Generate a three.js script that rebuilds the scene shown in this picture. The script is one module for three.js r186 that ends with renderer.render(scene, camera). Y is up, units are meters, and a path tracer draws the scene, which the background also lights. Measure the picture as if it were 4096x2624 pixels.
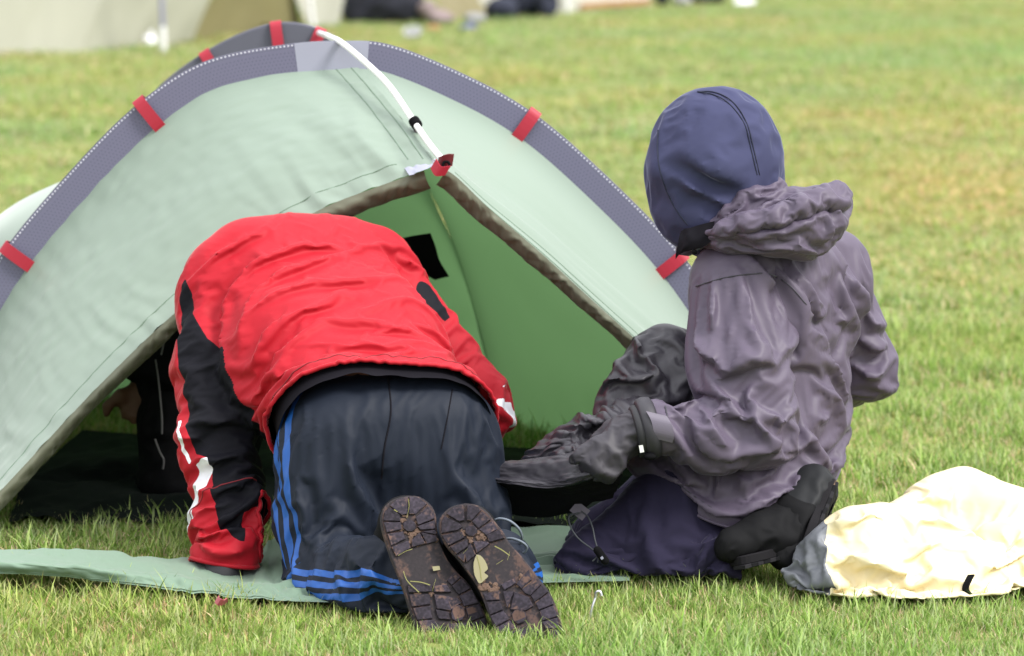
import * as THREE from 'three';
import { mergeGeometries, mergeVertices } from 'three/addons/utils/BufferGeometryUtils.js';

// ---------- camera, sky, sun, exposure ----------
const W = 4096, HH = 2624, FPX = 16400, CAMH = 1.5, PITCH = Math.atan(2057 / FPX);
const scene = new THREE.Scene();
const camera = new THREE.PerspectiveCamera(2 * Math.atan(HH / 2 / FPX) * 180 / Math.PI, W / HH, 0.1, 400);
camera.position.set(0, CAMH, 0);
camera.rotation.x = -PITCH;
camera.focus = 7.95;
camera.userData.fStop = 4.8;
const renderer = new THREE.WebGLRenderer({ antialias: true });
renderer.toneMapping = THREE.LinearToneMapping;
renderer.toneMappingExposure = 3.0;
renderer.shadowMap.enabled = true;
{ // plain overcast sky: brighter overhead, even all round
  const w = 64, h = 32, d = new Float32Array(w * h * 4);
  for (let j = 0; j < h; j++) for (let i = 0; i < w; i++) {
    const el = ((j + 0.5) / h - 0.5) * Math.PI, s = Math.max(0, Math.sin(el));
    const L = 0.33 + 0.60 * s, k = (j * w + i) * 4;
    d[k] = L * 0.985; d[k + 1] = L * 1.0; d[k + 2] = L * 1.045; d[k + 3] = 1;
  }
  const t = new THREE.DataTexture(d, w, h, THREE.RGBAFormat, THREE.FloatType);
  t.mapping = THREE.EquirectangularReflectionMapping; t.magFilter = THREE.LinearFilter; t.minFilter = THREE.LinearFilter; t.needsUpdate = true;
  scene.background = t; scene.environment = t;
}
const sun = new THREE.DirectionalLight(new THREE.Color(1, 0.97, 0.92), 1.5);
sun.position.set(7.0, 8.2, -4.6); sun.target.position.set(0, 0, -8.5);
sun.castShadow = true; sun.shadow.radius = 36;
Object.assign(sun.shadow.camera, { left: -8, right: 8, top: 8, bottom: -8, near: 0.5, far: 40 });
sun.shadow.mapSize.set(2048, 2048);
scene.add(sun, sun.target);

// ---------- small maths ----------
const V = (x, y, z) => new THREE.Vector3(x, y, z);
const clamp = (x, a, b) => x < a ? a : x > b ? b : x;
const mix = (a, b, t) => a + (b - a) * t;
const sstep = (a, b, x) => { const t = clamp((x - a) / (b - a), 0, 1); return t * t * (3 - 2 * t); };
let _seed = 12345;
const srand = (s) => { _seed = s; };
const rnd = () => { _seed = (_seed + 0x6d2b79f5) | 0; let t = Math.imul(_seed ^ (_seed >>> 15), 1 | _seed); t = (t + Math.imul(t ^ (t >>> 7), 61 | t)) ^ t; return ((t ^ (t >>> 14)) >>> 0) / 4294967296; };
const rr = (a, b) => a + (b - a) * rnd();
const hsh = (x, y, z) => { let h = Math.imul(x, 374761393) ^ Math.imul(y, 668265263) ^ Math.imul(z, 2147483647 - 1013904223); h = Math.imul(h ^ (h >>> 13), 1274126177); return ((h ^ (h >>> 16)) >>> 0) / 4294967296; };
function noise(x, y = 0, z = 0) { // value noise, -1..1
  const X = Math.floor(x), Y = Math.floor(y), Z = Math.floor(z);
  let u = x - X, v = y - Y, w = z - Z; u = u * u * (3 - 2 * u); v = v * v * (3 - 2 * v); w = w * w * (3 - 2 * w);
  const g = (i, j, k) => hsh(X + i, Y + j, Z + k);
  return 2 * mix(mix(mix(g(0, 0, 0), g(1, 0, 0), u), mix(g(0, 1, 0), g(1, 1, 0), u), v), mix(mix(g(0, 0, 1), g(1, 0, 1), u), mix(g(0, 1, 1), g(1, 1, 1), u), v), w) - 1;
}
const fbm = (x, y, z, o = 4) => { let s = 0, a = 0.5; for (let i = 0; i < o; i++) { s += a * noise(x, y, z); x = x * 2.03 + 7.1; y = y * 2.03 + 3.7; z = z * 2.03 + 1.3; a *= 0.5; } return s; };
// a point of the place seen at photo pixel (px,py), standing d metres in front of the camera along the ground
const cp = Math.cos(PITCH), sp = Math.sin(PITCH);
function at(px, py, d) {
  const x = (px - W / 2) / FPX, y = -(py - HH / 2) / FPX;
  const wy = y * cp - sp, wz = -(y * sp + cp);
  const t = d / -wz; return V(x * t, CAMH + wy * t, -d);
}
function onGround(px, py, h = 0) {
  const x = (px - W / 2) / FPX, y = -(py - HH / 2) / FPX;
  const wy = y * cp - sp, wz = -(y * sp + cp), t = (h - CAMH) / wy; return V(x * t, h, wz * t);
}
function toPx(p) { // back to photo pixels
  const y = p.y - CAMH, z = p.z, cy = y * cp - z * sp * 1, cz = y * sp + z * cp; // rotate by +pitch
  return [W / 2 + FPX * p.x / -cz, HH / 2 - FPX * (y * cp - z * sp) / -(z * cp + y * sp)];
}
const L3 = (a) => at(a[0], a[1], a[2]);
const lin = (r, g, b) => new THREE.Color().setRGB(r, g, b);
function spline(pts, n, closed = false) { const c = new THREE.CatmullRomCurve3(pts, closed, 'centripetal'); return c.getSpacedPoints(n); }

// ---------- scene bookkeeping ----------
const used = {};
function numbered(n) { if (!(n in used)) { used[n] = 0; return n; } used[n]++; return n + '_' + String(used[n]).padStart(3, '0'); }
function shade(o) { o.traverse(m => { if (m.isMesh) { m.castShadow = true; m.receiveShadow = true; } }); }
function thing(name, label, category, pos = V(0, 0, 0), group) {
  const o = new THREE.Group(); o.name = numbered(name); o.position.copy(pos); o.userData = { label, category }; if (group) o.userData.group = group; scene.add(o); return o;
}
function part(parent, name, geo, mat, label) { // geometry is in world coordinates; parent groups are only translated
  const m = new THREE.Mesh(geo, mat); m.name = name; m.castShadow = m.receiveShadow = true;
  let q = parent, off = V(0, 0, 0); while (q && q !== scene) { off.add(q.position); q = q.parent; }
  geo.translate(-off.x, -off.y, -off.z); if (label) m.userData.label = label; parent.add(m); return m;
}
function solo(name, geo, mat, label, category, group) { // a thing that is one mesh, origin at its base
  geo.computeBoundingBox(); const b = geo.boundingBox, c = V((b.min.x + b.max.x) / 2, b.min.y, (b.min.z + b.max.z) / 2);
  geo.translate(-c.x, -c.y, -c.z); const m = new THREE.Mesh(geo, mat); m.position.copy(c); m.name = numbered(name); m.castShadow = m.receiveShadow = true;
  m.userData = { label, category }; if (group) m.userData.group = group; scene.add(m); return m;
}
function struct(name, geo, mat, kind = 'structure') { const m = new THREE.Mesh(geo, mat); m.name = numbered(name); m.userData.kind = kind; m.receiveShadow = m.castShadow = true; scene.add(m); return m; }

// ---------- meshes as {pos, idx} ----------
function geoOf(m, opts = {}) {
  const g = new THREE.BufferGeometry();
  g.setAttribute('position', new THREE.BufferAttribute(m.pos.slice(), 3));
  g.setIndex(new THREE.BufferAttribute(m.idx, 1));
  if (m.uv) g.setAttribute('uv', new THREE.BufferAttribute(m.uv, 2));
  if (m.col) g.setAttribute('color', new THREE.BufferAttribute(m.col, 3));
  if (m.nor) g.setAttribute('normal', new THREE.BufferAttribute(m.nor, 3)); else g.computeVertexNormals();
  return g;
}
function normalsOf(m) {
  const p = m.pos, n = new Float32Array(p.length), I = m.idx;
  for (let t = 0; t < I.length; t += 3) {
    const a = I[t] * 3, b = I[t + 1] * 3, c = I[t + 2] * 3;
    const ux = p[b] - p[a], uy = p[b + 1] - p[a + 1], uz = p[b + 2] - p[a + 2], vx = p[c] - p[a], vy = p[c + 1] - p[a + 1], vz = p[c + 2] - p[a + 2];
    const x = uy * vz - uz * vy, y = uz * vx - ux * vz, z = ux * vy - uy * vx;
    for (const k of [a, b, c]) { n[k] += x; n[k + 1] += y; n[k + 2] += z; }
  }
  for (let k = 0; k < n.length; k += 3) { const l = Math.hypot(n[k], n[k + 1], n[k + 2]) || 1; n[k] /= l; n[k + 1] /= l; n[k + 2] /= l; }
  return n;
}
// surface nets over a distance field
function meshField(f, lo, hi, h) {
  const nx = Math.ceil((hi.x - lo.x) / h) + 1, ny = Math.ceil((hi.y - lo.y) / h) + 1, nz = Math.ceil((hi.z - lo.z) / h) + 1;
  const F = new Float32Array(nx * ny * nz).fill(9), B = 8, reach = h * B * 0.88 + h * 2;
  const id = (i, j, k) => (k * ny + j) * nx + i;
  const blocks = [];
  for (let bk = 0; bk < nz; bk += B) for (let bj = 0; bj < ny; bj += B) for (let bi = 0; bi < nx; bi += B) {
    const v = f(lo.x + (bi + B / 2) * h, lo.y + (bj + B / 2) * h, lo.z + (bk + B / 2) * h);
    if (Math.abs(v) > reach * 1.25) { if (v < 0) { for (let k = bk; k < Math.min(nz, bk + B); k++) for (let j = bj; j < Math.min(ny, bj + B); j++) for (let i = bi; i < Math.min(nx, bi + B); i++) F[id(i, j, k)] = -9; } continue; }
    blocks.push([bi, bj, bk]);
    for (let k = bk; k < Math.min(nz, bk + B); k++) for (let j = bj; j < Math.min(ny, bj + B); j++) for (let i = bi; i < Math.min(nx, bi + B); i++) F[id(i, j, k)] = f(lo.x + i * h, lo.y + j * h, lo.z + k * h);
  }
  const vid = new Int32Array(nx * ny * nz).fill(-1), pos = [], idx = [];
  const E = [[0, 1], [0, 2], [0, 4], [1, 3], [1, 5], [2, 3], [2, 6], [3, 7], [4, 5], [4, 6], [5, 7], [6, 7]];
  const c = new Float32Array(8);
  for (let k = 0; k < nz - 1; k++) for (let j = 0; j < ny - 1; j++) for (let i = 0; i < nx - 1; i++) {
    const b = id(i, j, k); let m = 0;
    for (let q = 0; q < 8; q++) { const v = F[b + (q & 1) + ((q >> 1) & 1) * nx + ((q >> 2) & 1) * nx * ny]; c[q] = v; if (v < 0) m |= 1 << q; }
    if (m === 0 || m === 255) continue;
    let x = 0, y = 0, z = 0, n = 0;
    for (const [a, e] of E) if ((c[a] < 0) !== (c[e] < 0)) {
      const t = clamp(c[a] / (c[a] - c[e]), 0.02, 0.98);
      x += (a & 1) + t * ((e & 1) - (a & 1)); y += ((a >> 1) & 1) + t * (((e >> 1) & 1) - ((a >> 1) & 1)); z += ((a >> 2) & 1) + t * (((e >> 2) & 1) - ((a >> 2) & 1)); n++;
    }
    vid[b] = pos.length / 3; pos.push(lo.x + (i + x / n) * h, lo.y + (j + y / n) * h, lo.z + (k + z / n) * h);
  }
  const quad = (a, b, d, e, flip) => { if (a < 0 || b < 0 || d < 0 || e < 0) return; if (flip) idx.push(a, d, b, a, e, d); else idx.push(a, b, d, a, d, e); };
  const sx = 1, sy = nx, sz = nx * ny;
  for (let k = 1; k < nz - 1; k++) for (let j = 1; j < ny - 1; j++) for (let i = 1; i < nx - 1; i++) {
    const b = id(i, j, k), s = F[b] < 0;
    if (s !== F[b + sx] < 0) quad(vid[b - sy - sz], vid[b - sz], vid[b], vid[b - sy], !s);
    if (s !== F[b + sy] < 0) quad(vid[b - sx - sz], vid[b - sx], vid[b], vid[b - sz], !s);
    if (s !== F[b + sz] < 0) quad(vid[b - sx - sy], vid[b - sy], vid[b], vid[b - sx], !s);
  }
  return { pos: new Float32Array(pos), idx: new Uint32Array(idx) };
}
// distance field of tapered capsules (and a few others) joined smoothly
class Field {
  constructor(k = 0.03) { this.k = k; this.p = []; this.lo = V(9e9, 9e9, 9e9); this.hi = V(-9e9, -9e9, -9e9); this.cuts = []; }
  grow(v, r) { this.lo.min(v.clone().subScalar(r)); this.hi.max(v.clone().addScalar(r)); }
  cap(a, b, ra, rb = ra, k = this.k, sign = 1) { const d = b.clone().sub(a); this.p.push({ a, d, l2: Math.max(1e-9, d.lengthSq()), ra, rb, k, sign }); if (sign > 0) { this.grow(a, ra); this.grow(b, rb); } return this; }
  chain(js, k) { for (let i = 0; i + 1 < js.length; i++) this.cap(js[i][0], js[i + 1][0], js[i][1], js[i + 1][1], k); return this; } // [[v,r],...]
  ell(c, rx, ry, rz, q = null, k = this.k, sign = 1) { this.p.push({ e: 1, a: c, r: V(rx, ry, rz), q: q ? q.clone().invert() : null, k, sign }); if (sign > 0) this.grow(c, Math.max(rx, ry, rz)); return this; }
  cut(fn) { this.cuts.push(fn); return this; }
  f() {
    const P = this.p, cuts = this.cuts, t = V();
    for (const p of P) { if (p.e) { p.cx = p.a.x; p.cy = p.a.y; p.cz = p.a.z; p.R = Math.max(p.r.x, p.r.y, p.r.z) * 1.0; if (Math.min(p.r.x, p.r.y, p.r.z) < p.R) p.R *= 1.5; } else { p.cx = p.a.x + p.d.x / 2; p.cy = p.a.y + p.d.y / 2; p.cz = p.a.z + p.d.z / 2; p.R = Math.sqrt(p.l2) / 2 + Math.max(p.ra, p.rb); } }
    return (x, y, z) => {
      let D = 9;
      for (let i = 0; i < P.length; i++) {
        const p = P[i]; let d; { const bx = x - p.cx, by = y - p.cy, bz = z - p.cz, lb = Math.sqrt(bx * bx + by * by + bz * bz) - p.R; if (p.sign > 0 ? lb > D + p.k : -lb < D - p.k) continue; }
        if (p.e) {
          let px = x - p.a.x, py = y - p.a.y, pz = z - p.a.z;
          if (p.q) { t.set(px, py, pz).applyQuaternion(p.q); px = t.x; py = t.y; pz = t.z; }
          const k0 = Math.hypot(px / p.r.x, py / p.r.y, pz / p.r.z), k1 = Math.hypot(px / (p.r.x * p.r.x), py / (p.r.y * p.r.y), pz / (p.r.z * p.r.z));
          d = k1 > 1e-9 ? k0 * (k0 - 1) / k1 : -Math.min(p.r.x, p.r.y, p.r.z);
        } else {
          const px = x - p.a.x, py = y - p.a.y, pz = z - p.a.z, b = p.d;
          let h = (px * b.x + py * b.y + pz * b.z) / p.l2; h = h < 0 ? 0 : h > 1 ? 1 : h;
          const ex = px - b.x * h, ey = py - b.y * h, ez = pz - b.z * h;
          d = Math.sqrt(ex * ex + ey * ey + ez * ez) - (p.ra + (p.rb - p.ra) * h);
        }
        const k = p.k;
        if (p.sign > 0) { const e = k - Math.abs(D - d); D = Math.min(D, d) - (e > 0 ? e * e / (4 * k) : 0); }
        else { const nd = -d, e = k - Math.abs(D - nd); D = Math.max(D, nd) + (e > 0 ? e * e / (4 * k) : 0); }
      }
      for (const c of cuts) { const v = c(x, y, z); if (v > D) D = v; }
      return D;
    };
  }
  mesh(h) { const m = h * 3; return meshField(this.f(), this.lo.clone().subScalar(m), this.hi.clone().addScalar(m), h); }
}
function edgesOf(idx) {
  const map = new Map(), e = [], opp = [];
  for (let t = 0; t < idx.length; t += 3) for (let q = 0; q < 3; q++) {
    const a = idx[t + q], b = idx[t + (q + 1) % 3], c = idx[t + (q + 2) % 3], key = a < b ? a * 4194304 + b : b * 4194304 + a;
    const i = map.get(key); if (i === undefined) { map.set(key, e.length / 2); e.push(a, b); opp.push(c, -1); } else opp[i * 2 + 1] = c;
  }
  return { e: new Uint32Array(e), opp: new Int32Array(opp), map };
}
// crumple a cloth shell: edges get slack (rest length times slack), it falls a little and stays near / outside the form under it
function crumple(m, o) {
  const { slack = 1.06, iters = 120, bend = 0.25, grav = 0.00005, lo = -0.004, hi = 0.05, field = null, pin = null, seed = 1, jitter = 0.002, floor = null, dir = null, damp = 0.9, fric = 0 } = o;
  const p = m.pos, n = p.length / 3, { e, opp } = edgesOf(m.idx), ne = e.length / 2, L = new Float32Array(ne);
  const nor = normalsOf(m), prev = p.slice(), w = new Float32Array(n).fill(1);
  const rest = m.rest || (m.rest = p.slice());
  if (pin) for (let i = 0; i < n; i++) w[i] = 1 - clamp(pin(p[i * 3], p[i * 3 + 1], p[i * 3 + 2]), 0, 1);
  const S = typeof slack === 'function' ? slack : () => slack;
  const bl = [], bA = [], bB = [];
  for (let i = 0; i < ne; i++) {
    const a = e[i * 2] * 3, b = e[i * 2 + 1] * 3, dx = p[b] - p[a], dy = p[b + 1] - p[a + 1], dz = p[b + 2] - p[a + 2], l = Math.hypot(dx, dy, dz);
    let s = S((p[a] + p[b]) / 2, (p[a + 1] + p[b + 1]) / 2, (p[a + 2] + p[b + 2]) / 2);
    if (dir) { const d = dir((p[a] + p[b]) / 2, (p[a + 1] + p[b + 1]) / 2, (p[a + 2] + p[b + 2]) / 2); const c = Math.abs(dx * d[0] + dy * d[1] + dz * d[2]) / (l || 1); s = 1 + (s - 1) * (d[3] ?? 0.15) + (s - 1) * (1 - (d[3] ?? 0.15)) * c * c; }
    L[i] = l * s;
    const c = opp[i * 2], d = opp[i * 2 + 1]; if (c >= 0 && d >= 0 && bend > 0) { bA.push(c * 3); bB.push(d * 3); bl.push(Math.hypot(p[c * 3] - p[d * 3], p[c * 3 + 1] - p[d * 3 + 1], p[c * 3 + 2] - p[d * 3 + 2]) * s); }
  }
  srand(seed);
  for (let i = 0; i < n; i++) { const k = i * 3, q = jitter * w[i] * (noise(p[k] * 28 + seed, p[k + 1] * 28, p[k + 2] * 28) + 0.6 * noise(p[k] * 60, p[k + 1] * 60 + seed, p[k + 2] * 60)); p[k] += nor[k] * q; p[k + 1] += nor[k + 1] * q; p[k + 2] += nor[k + 2] * q; }
  const nb = bl.length;
  for (let it = 0; it < iters; it++) {
    for (let i = 0; i < n; i++) if (w[i] > 0) { const k = i * 3; for (let q = 0; q < 3; q++) { const v = (p[k + q] - prev[k + q]) * damp; prev[k + q] = p[k + q]; p[k + q] += v * w[i]; } p[k + 1] -= grav * w[i]; }
    for (let sub = 0; sub < 3; sub++) {
      for (let i0 = 0; i0 < ne; i0++) {
        const i = (sub & 1) ? ne - 1 - i0 : i0, ia = e[i * 2], ib = e[i * 2 + 1], a = ia * 3, b = ib * 3;
        const dx = p[b] - p[a], dy = p[b + 1] - p[a + 1], dz = p[b + 2] - p[a + 2], l = Math.sqrt(dx * dx + dy * dy + dz * dz) || 1e-6, ws = w[ia] + w[ib]; if (ws <= 0) continue;
        const s = 0.9 * (l - L[i]) / l / ws, sa = s * w[ia], sb = s * w[ib];
        p[a] += dx * sa; p[a + 1] += dy * sa; p[a + 2] += dz * sa; p[b] -= dx * sb; p[b + 1] -= dy * sb; p[b + 2] -= dz * sb;
      }
      for (let i = 0; i < nb; i++) {
        const a = bA[i], b = bB[i], wa = w[a / 3], wb = w[b / 3], ws = wa + wb; if (ws <= 0) continue;
        const dx = p[b] - p[a], dy = p[b + 1] - p[a + 1], dz = p[b + 2] - p[a + 2], l = Math.sqrt(dx * dx + dy * dy + dz * dz) || 1e-6;
        const s = bend * (l - bl[i]) / l / ws, sa = s * wa, sb = s * wb;
        p[a] += dx * sa; p[a + 1] += dy * sa; p[a + 2] += dz * sa; p[b] -= dx * sb; p[b + 1] -= dy * sb; p[b + 2] -= dz * sb;
      }
    }
    if (field) for (let i = 0; i < n; i++) if (w[i] > 0) {
      const k = i * 3, v = field(p[k], p[k + 1], p[k + 2]); let d = 0; if (v < lo) d = lo - v; else if (v > hi) d = hi - v; if (!d) continue;
      const h = 0.002, gx = field(p[k] + h, p[k + 1], p[k + 2]) - v, gy = field(p[k], p[k + 1] + h, p[k + 2]) - v, gz = field(p[k], p[k + 1], p[k + 2] + h) - v, gl = Math.hypot(gx, gy, gz) || 1;
      d *= 0.7; p[k] += gx / gl * d; p[k + 1] += gy / gl * d; p[k + 2] += gz / gl * d; if (fric) for (let q = 0; q < 3; q++) prev[k + q] += (p[k + q] - prev[k + q]) * fric;
    }
    if (floor !== null) for (let i = 0; i < n; i++) if (p[i * 3 + 1] < floor) { p[i * 3 + 1] = floor; }
  }
  return m;
}
// precomputed lookup of a field, for speed
function gridField(f, lo, hi, h) {
  const nx = Math.ceil((hi.x - lo.x) / h) + 1, ny = Math.ceil((hi.y - lo.y) / h) + 1, nz = Math.ceil((hi.z - lo.z) / h) + 1, F = new Float32Array(nx * ny * nz);
  const B = 8, reach = h * B * 0.88 + 0.03;
  for (let bk = 0; bk < nz; bk += B) for (let bj = 0; bj < ny; bj += B) for (let bi = 0; bi < nx; bi += B) {
    const v = f(lo.x + (bi + B / 2) * h, lo.y + (bj + B / 2) * h, lo.z + (bk + B / 2) * h), far = Math.abs(v) > reach;
    for (let k = bk; k < Math.min(nz, bk + B); k++) for (let j = bj; j < Math.min(ny, bj + B); j++) for (let i = bi; i < Math.min(nx, bi + B); i++) F[(k * ny + j) * nx + i] = far ? v : f(lo.x + i * h, lo.y + j * h, lo.z + k * h);
  }
  return (x, y, z) => {
    let a = (x - lo.x) / h, b = (y - lo.y) / h, c = (z - lo.z) / h; a = clamp(a, 0, nx - 1.001); b = clamp(b, 0, ny - 1.001); c = clamp(c, 0, nz - 1.001);
    const i = a | 0, j = b | 0, k = c | 0; a -= i; b -= j; c -= k; const s = (k * ny + j) * nx + i, y1 = nx, z1 = nx * ny;
    const u = (o) => F[s + o] + (F[s + o + 1] - F[s + o]) * a;
    const p = u(0) + (u(y1) - u(0)) * b, q = u(z1) + (u(z1 + y1) - u(z1)) * b; return p + (q - p) * c;
  };
}
function smooth(m, times = 1, lam = 0.5) {
  const p = m.pos, n = p.length / 3, { e, opp } = edgesOf(m.idx), rim = new Uint8Array(n);
  for (let i = 0; i < e.length / 2; i++) if (opp[i * 2 + 1] < 0) rim[e[i * 2]] = rim[e[i * 2 + 1]] = 1;
  for (let t = 0; t < times; t++) {
    const s = new Float32Array(p.length), c = new Float32Array(n);
    for (let i = 0; i < e.length; i += 2) { const a = e[i], b = e[i + 1]; c[a]++; c[b]++; for (let q = 0; q < 3; q++) { s[a * 3 + q] += p[b * 3 + q]; s[b * 3 + q] += p[a * 3 + q]; } }
    for (let i = 0; i < n; i++) if (c[i] && !rim[i]) for (let q = 0; q < 3; q++) p[i * 3 + q] += lam * (s[i * 3 + q] / c[i] - p[i * 3 + q]);
  }
  return m;
}
function subdivide(m) { // Loop subdivision
  const { e, opp, map } = edgesOf(m.idx), n = m.pos.length / 3, ne = e.length / 2;
  const run = (p) => {
    const out = new Float32Array((n + ne) * 3), s = new Float32Array(n * 3), c = new Uint16Array(n), bs = new Float32Array(n * 3), bc = new Uint8Array(n);
    for (let i = 0; i < ne; i++) {
      const a = e[i * 2], b = e[i * 2 + 1], o1 = opp[i * 2], o2 = opp[i * 2 + 1];
      for (let q = 0; q < 3; q++) {
        out[(n + i) * 3 + q] = o2 >= 0 ? 0.375 * (p[a * 3 + q] + p[b * 3 + q]) + 0.125 * (p[o1 * 3 + q] + p[o2 * 3 + q]) : 0.5 * (p[a * 3 + q] + p[b * 3 + q]);
        s[a * 3 + q] += p[b * 3 + q]; s[b * 3 + q] += p[a * 3 + q]; if (o2 < 0) { bs[a * 3 + q] += p[b * 3 + q]; bs[b * 3 + q] += p[a * 3 + q]; }
      }
      c[a]++; c[b]++; if (o2 < 0) { bc[a]++; bc[b]++; }
    }
    for (let i = 0; i < n; i++) for (let q = 0; q < 3; q++) {
      if (bc[i]) out[i * 3 + q] = 0.75 * p[i * 3 + q] + 0.25 * bs[i * 3 + q] / bc[i];
      else { const k = c[i] || 1, be = k === 3 ? 0.1875 : 0.375 / k; out[i * 3 + q] = (1 - k * be) * p[i * 3 + q] + be * s[i * 3 + q]; }
    }
    return out;
  };
  const idx = new Uint32Array(m.idx.length * 4), ei = (a, b) => n + map.get(a < b ? a * 4194304 + b : b * 4194304 + a);
  for (let t = 0, q = 0; t < m.idx.length; t += 3) { const a = m.idx[t], b = m.idx[t + 1], c = m.idx[t + 2], x = ei(a, b), y = ei(b, c), z = ei(c, a); for (const v of [a, x, z, x, b, y, z, y, c, x, y, z]) idx[q++] = v; }
  const r = { pos: run(m.pos), idx }; if (m.rest) r.rest = run(m.rest); return r;
}
// split a mesh along g = 0: [where g<0, where g>=0]
function split(m, g) {
  const nor = m.nor || (m.nor = normalsOf(m)), rest = m.rest || m.pos, n = m.pos.length / 3, G = new Float32Array(n);
  for (let i = 0; i < n; i++) G[i] = g(rest[i * 3], rest[i * 3 + 1], rest[i * 3 + 2], m.pos[i * 3], m.pos[i * 3 + 1], m.pos[i * 3 + 2]);
  const mk = () => ({ pos: [], nor: [], rest: [], idx: [], map: new Map() }), A = mk(), Bm = mk();
  const vtx = (o, a, b, t) => {
    const key = a * 4194304 + b + (t === 0 ? 0.5 : 0), k0 = o.map.get(key); if (k0 !== undefined) return k0;
    for (let q = 0; q < 3; q++) { o.pos.push(mix(m.pos[a * 3 + q], m.pos[b * 3 + q], t)); o.nor.push(mix(nor[a * 3 + q], nor[b * 3 + q], t)); o.rest.push(mix(rest[a * 3 + q], rest[b * 3 + q], t)); }
    const k = o.pos.length / 3 - 1; o.map.set(key, k); return k;
  };
  const cutv = (o, a, b) => a < b ? vtx(o, a, b, G[a] / (G[a] - G[b])) : vtx(o, b, a, G[b] / (G[b] - G[a]));
  for (let t = 0; t < m.idx.length; t += 3) {
    const v = [m.idx[t], m.idx[t + 1], m.idx[t + 2]];
    for (const [o, sgn] of [[A, -1], [Bm, 1]]) {
      const poly = [];
      for (let q = 0; q < 3; q++) { const a = v[q], b = v[(q + 1) % 3], ia = sgn > 0 ? G[a] >= 0 : G[a] < 0, ib = sgn > 0 ? G[b] >= 0 : G[b] < 0; if (ia) poly.push(vtx(o, a, a, 0)); if (ia !== ib) poly.push(cutv(o, a, b)); }
      for (let q = 1; q + 1 < poly.length; q++) o.idx.push(poly[0], poly[q], poly[q + 1]);
    }
  }
  return [A, Bm].map(o => ({ pos: new Float32Array(o.pos), nor: new Float32Array(o.nor), rest: new Float32Array(o.rest), idx: new Uint32Array(o.idx) }));
}
// free-form sheet through rows of control points (Catmull-Rom both ways); v runs over rows
function sheet(rows, nu, nv, disp = null) {
  const C = rows.map(r => new THREE.CatmullRomCurve3(r.map(a => a.isVector3 ? a : L3(a)), false, 'centripetal'));
  const pos = new Float32Array((nu + 1) * (nv + 1) * 3), uv = new Float32Array((nu + 1) * (nv + 1) * 2), idx = [];
  for (let i = 0; i <= nu; i++) {
    const col = new THREE.CatmullRomCurve3(C.map(c => c.getPoint(i / nu)), false, 'centripetal');
    for (let j = 0; j <= nv; j++) { const p = col.getPoint(j / nv), k = j * (nu + 1) + i; pos.set([p.x, p.y, p.z], k * 3); uv.set([i / nu, j / nv], k * 2); }
  }
  for (let j = 0; j < nv; j++) for (let i = 0; i < nu; i++) { const a = j * (nu + 1) + i; idx.push(a, a + 1, a + nu + 2, a, a + nu + 2, a + nu + 1); }
  const m = { pos, idx: new Uint32Array(idx), uv }; if (disp) displace(m, disp); return m;
}
function displace(m, fn) {
  const n = normalsOf(m), q = m.pos.slice();
  for (let i = 0; i < q.length / 3; i++) { const d = fn(m.uv ? m.uv[i * 2] : 0, m.uv ? m.uv[i * 2 + 1] : 0, q[i * 3], q[i * 3 + 1], q[i * 3 + 2]); for (let k = 0; k < 3; k++) m.pos[i * 3 + k] += n[i * 3 + k] * d; }
  return m;
}
function coons(c0, c1, d0, d1, nu, nv, disp) { // c0,c1 over u at v=0,1; d0,d1 over v at u=0,1
  const pos = new Float32Array((nu + 1) * (nv + 1) * 3), uv = new Float32Array((nu + 1) * (nv + 1) * 2), idx = [];
  const A = c0(0), B = c0(1), C = c1(0), D = c1(1);
  for (let j = 0; j <= nv; j++) for (let i = 0; i <= nu; i++) {
    const u = i / nu, v = j / nv, k = j * (nu + 1) + i, a = c0(u), b = c1(u), c = d0(v), d = d1(v);
    for (const [q, n] of [['x', 0], ['y', 1], ['z', 2]]) pos[k * 3 + n] = (1 - v) * a[q] + v * b[q] + (1 - u) * c[q] + u * d[q] - ((1 - u) * (1 - v) * A[q] + u * (1 - v) * B[q] + (1 - u) * v * C[q] + u * v * D[q]);
    uv.set([u, v], k * 2);
  }
  for (let j = 0; j < nv; j++) for (let i = 0; i < nu; i++) { const a = j * (nu + 1) + i; idx.push(a, a + 1, a + nu + 2, a, a + nu + 2, a + nu + 1); }
  const m = { pos, idx: new Uint32Array(idx), uv }; if (disp) displace(m, disp); return m;
}
function tube(pts, r, seg = 8, n = 0, radii = null) {
  const c = new THREE.CatmullRomCurve3(pts, false, 'centripetal'), g = new THREE.TubeGeometry(c, n || Math.max(6, pts.length * 6), r, seg, false);
  return g;
}
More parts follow.
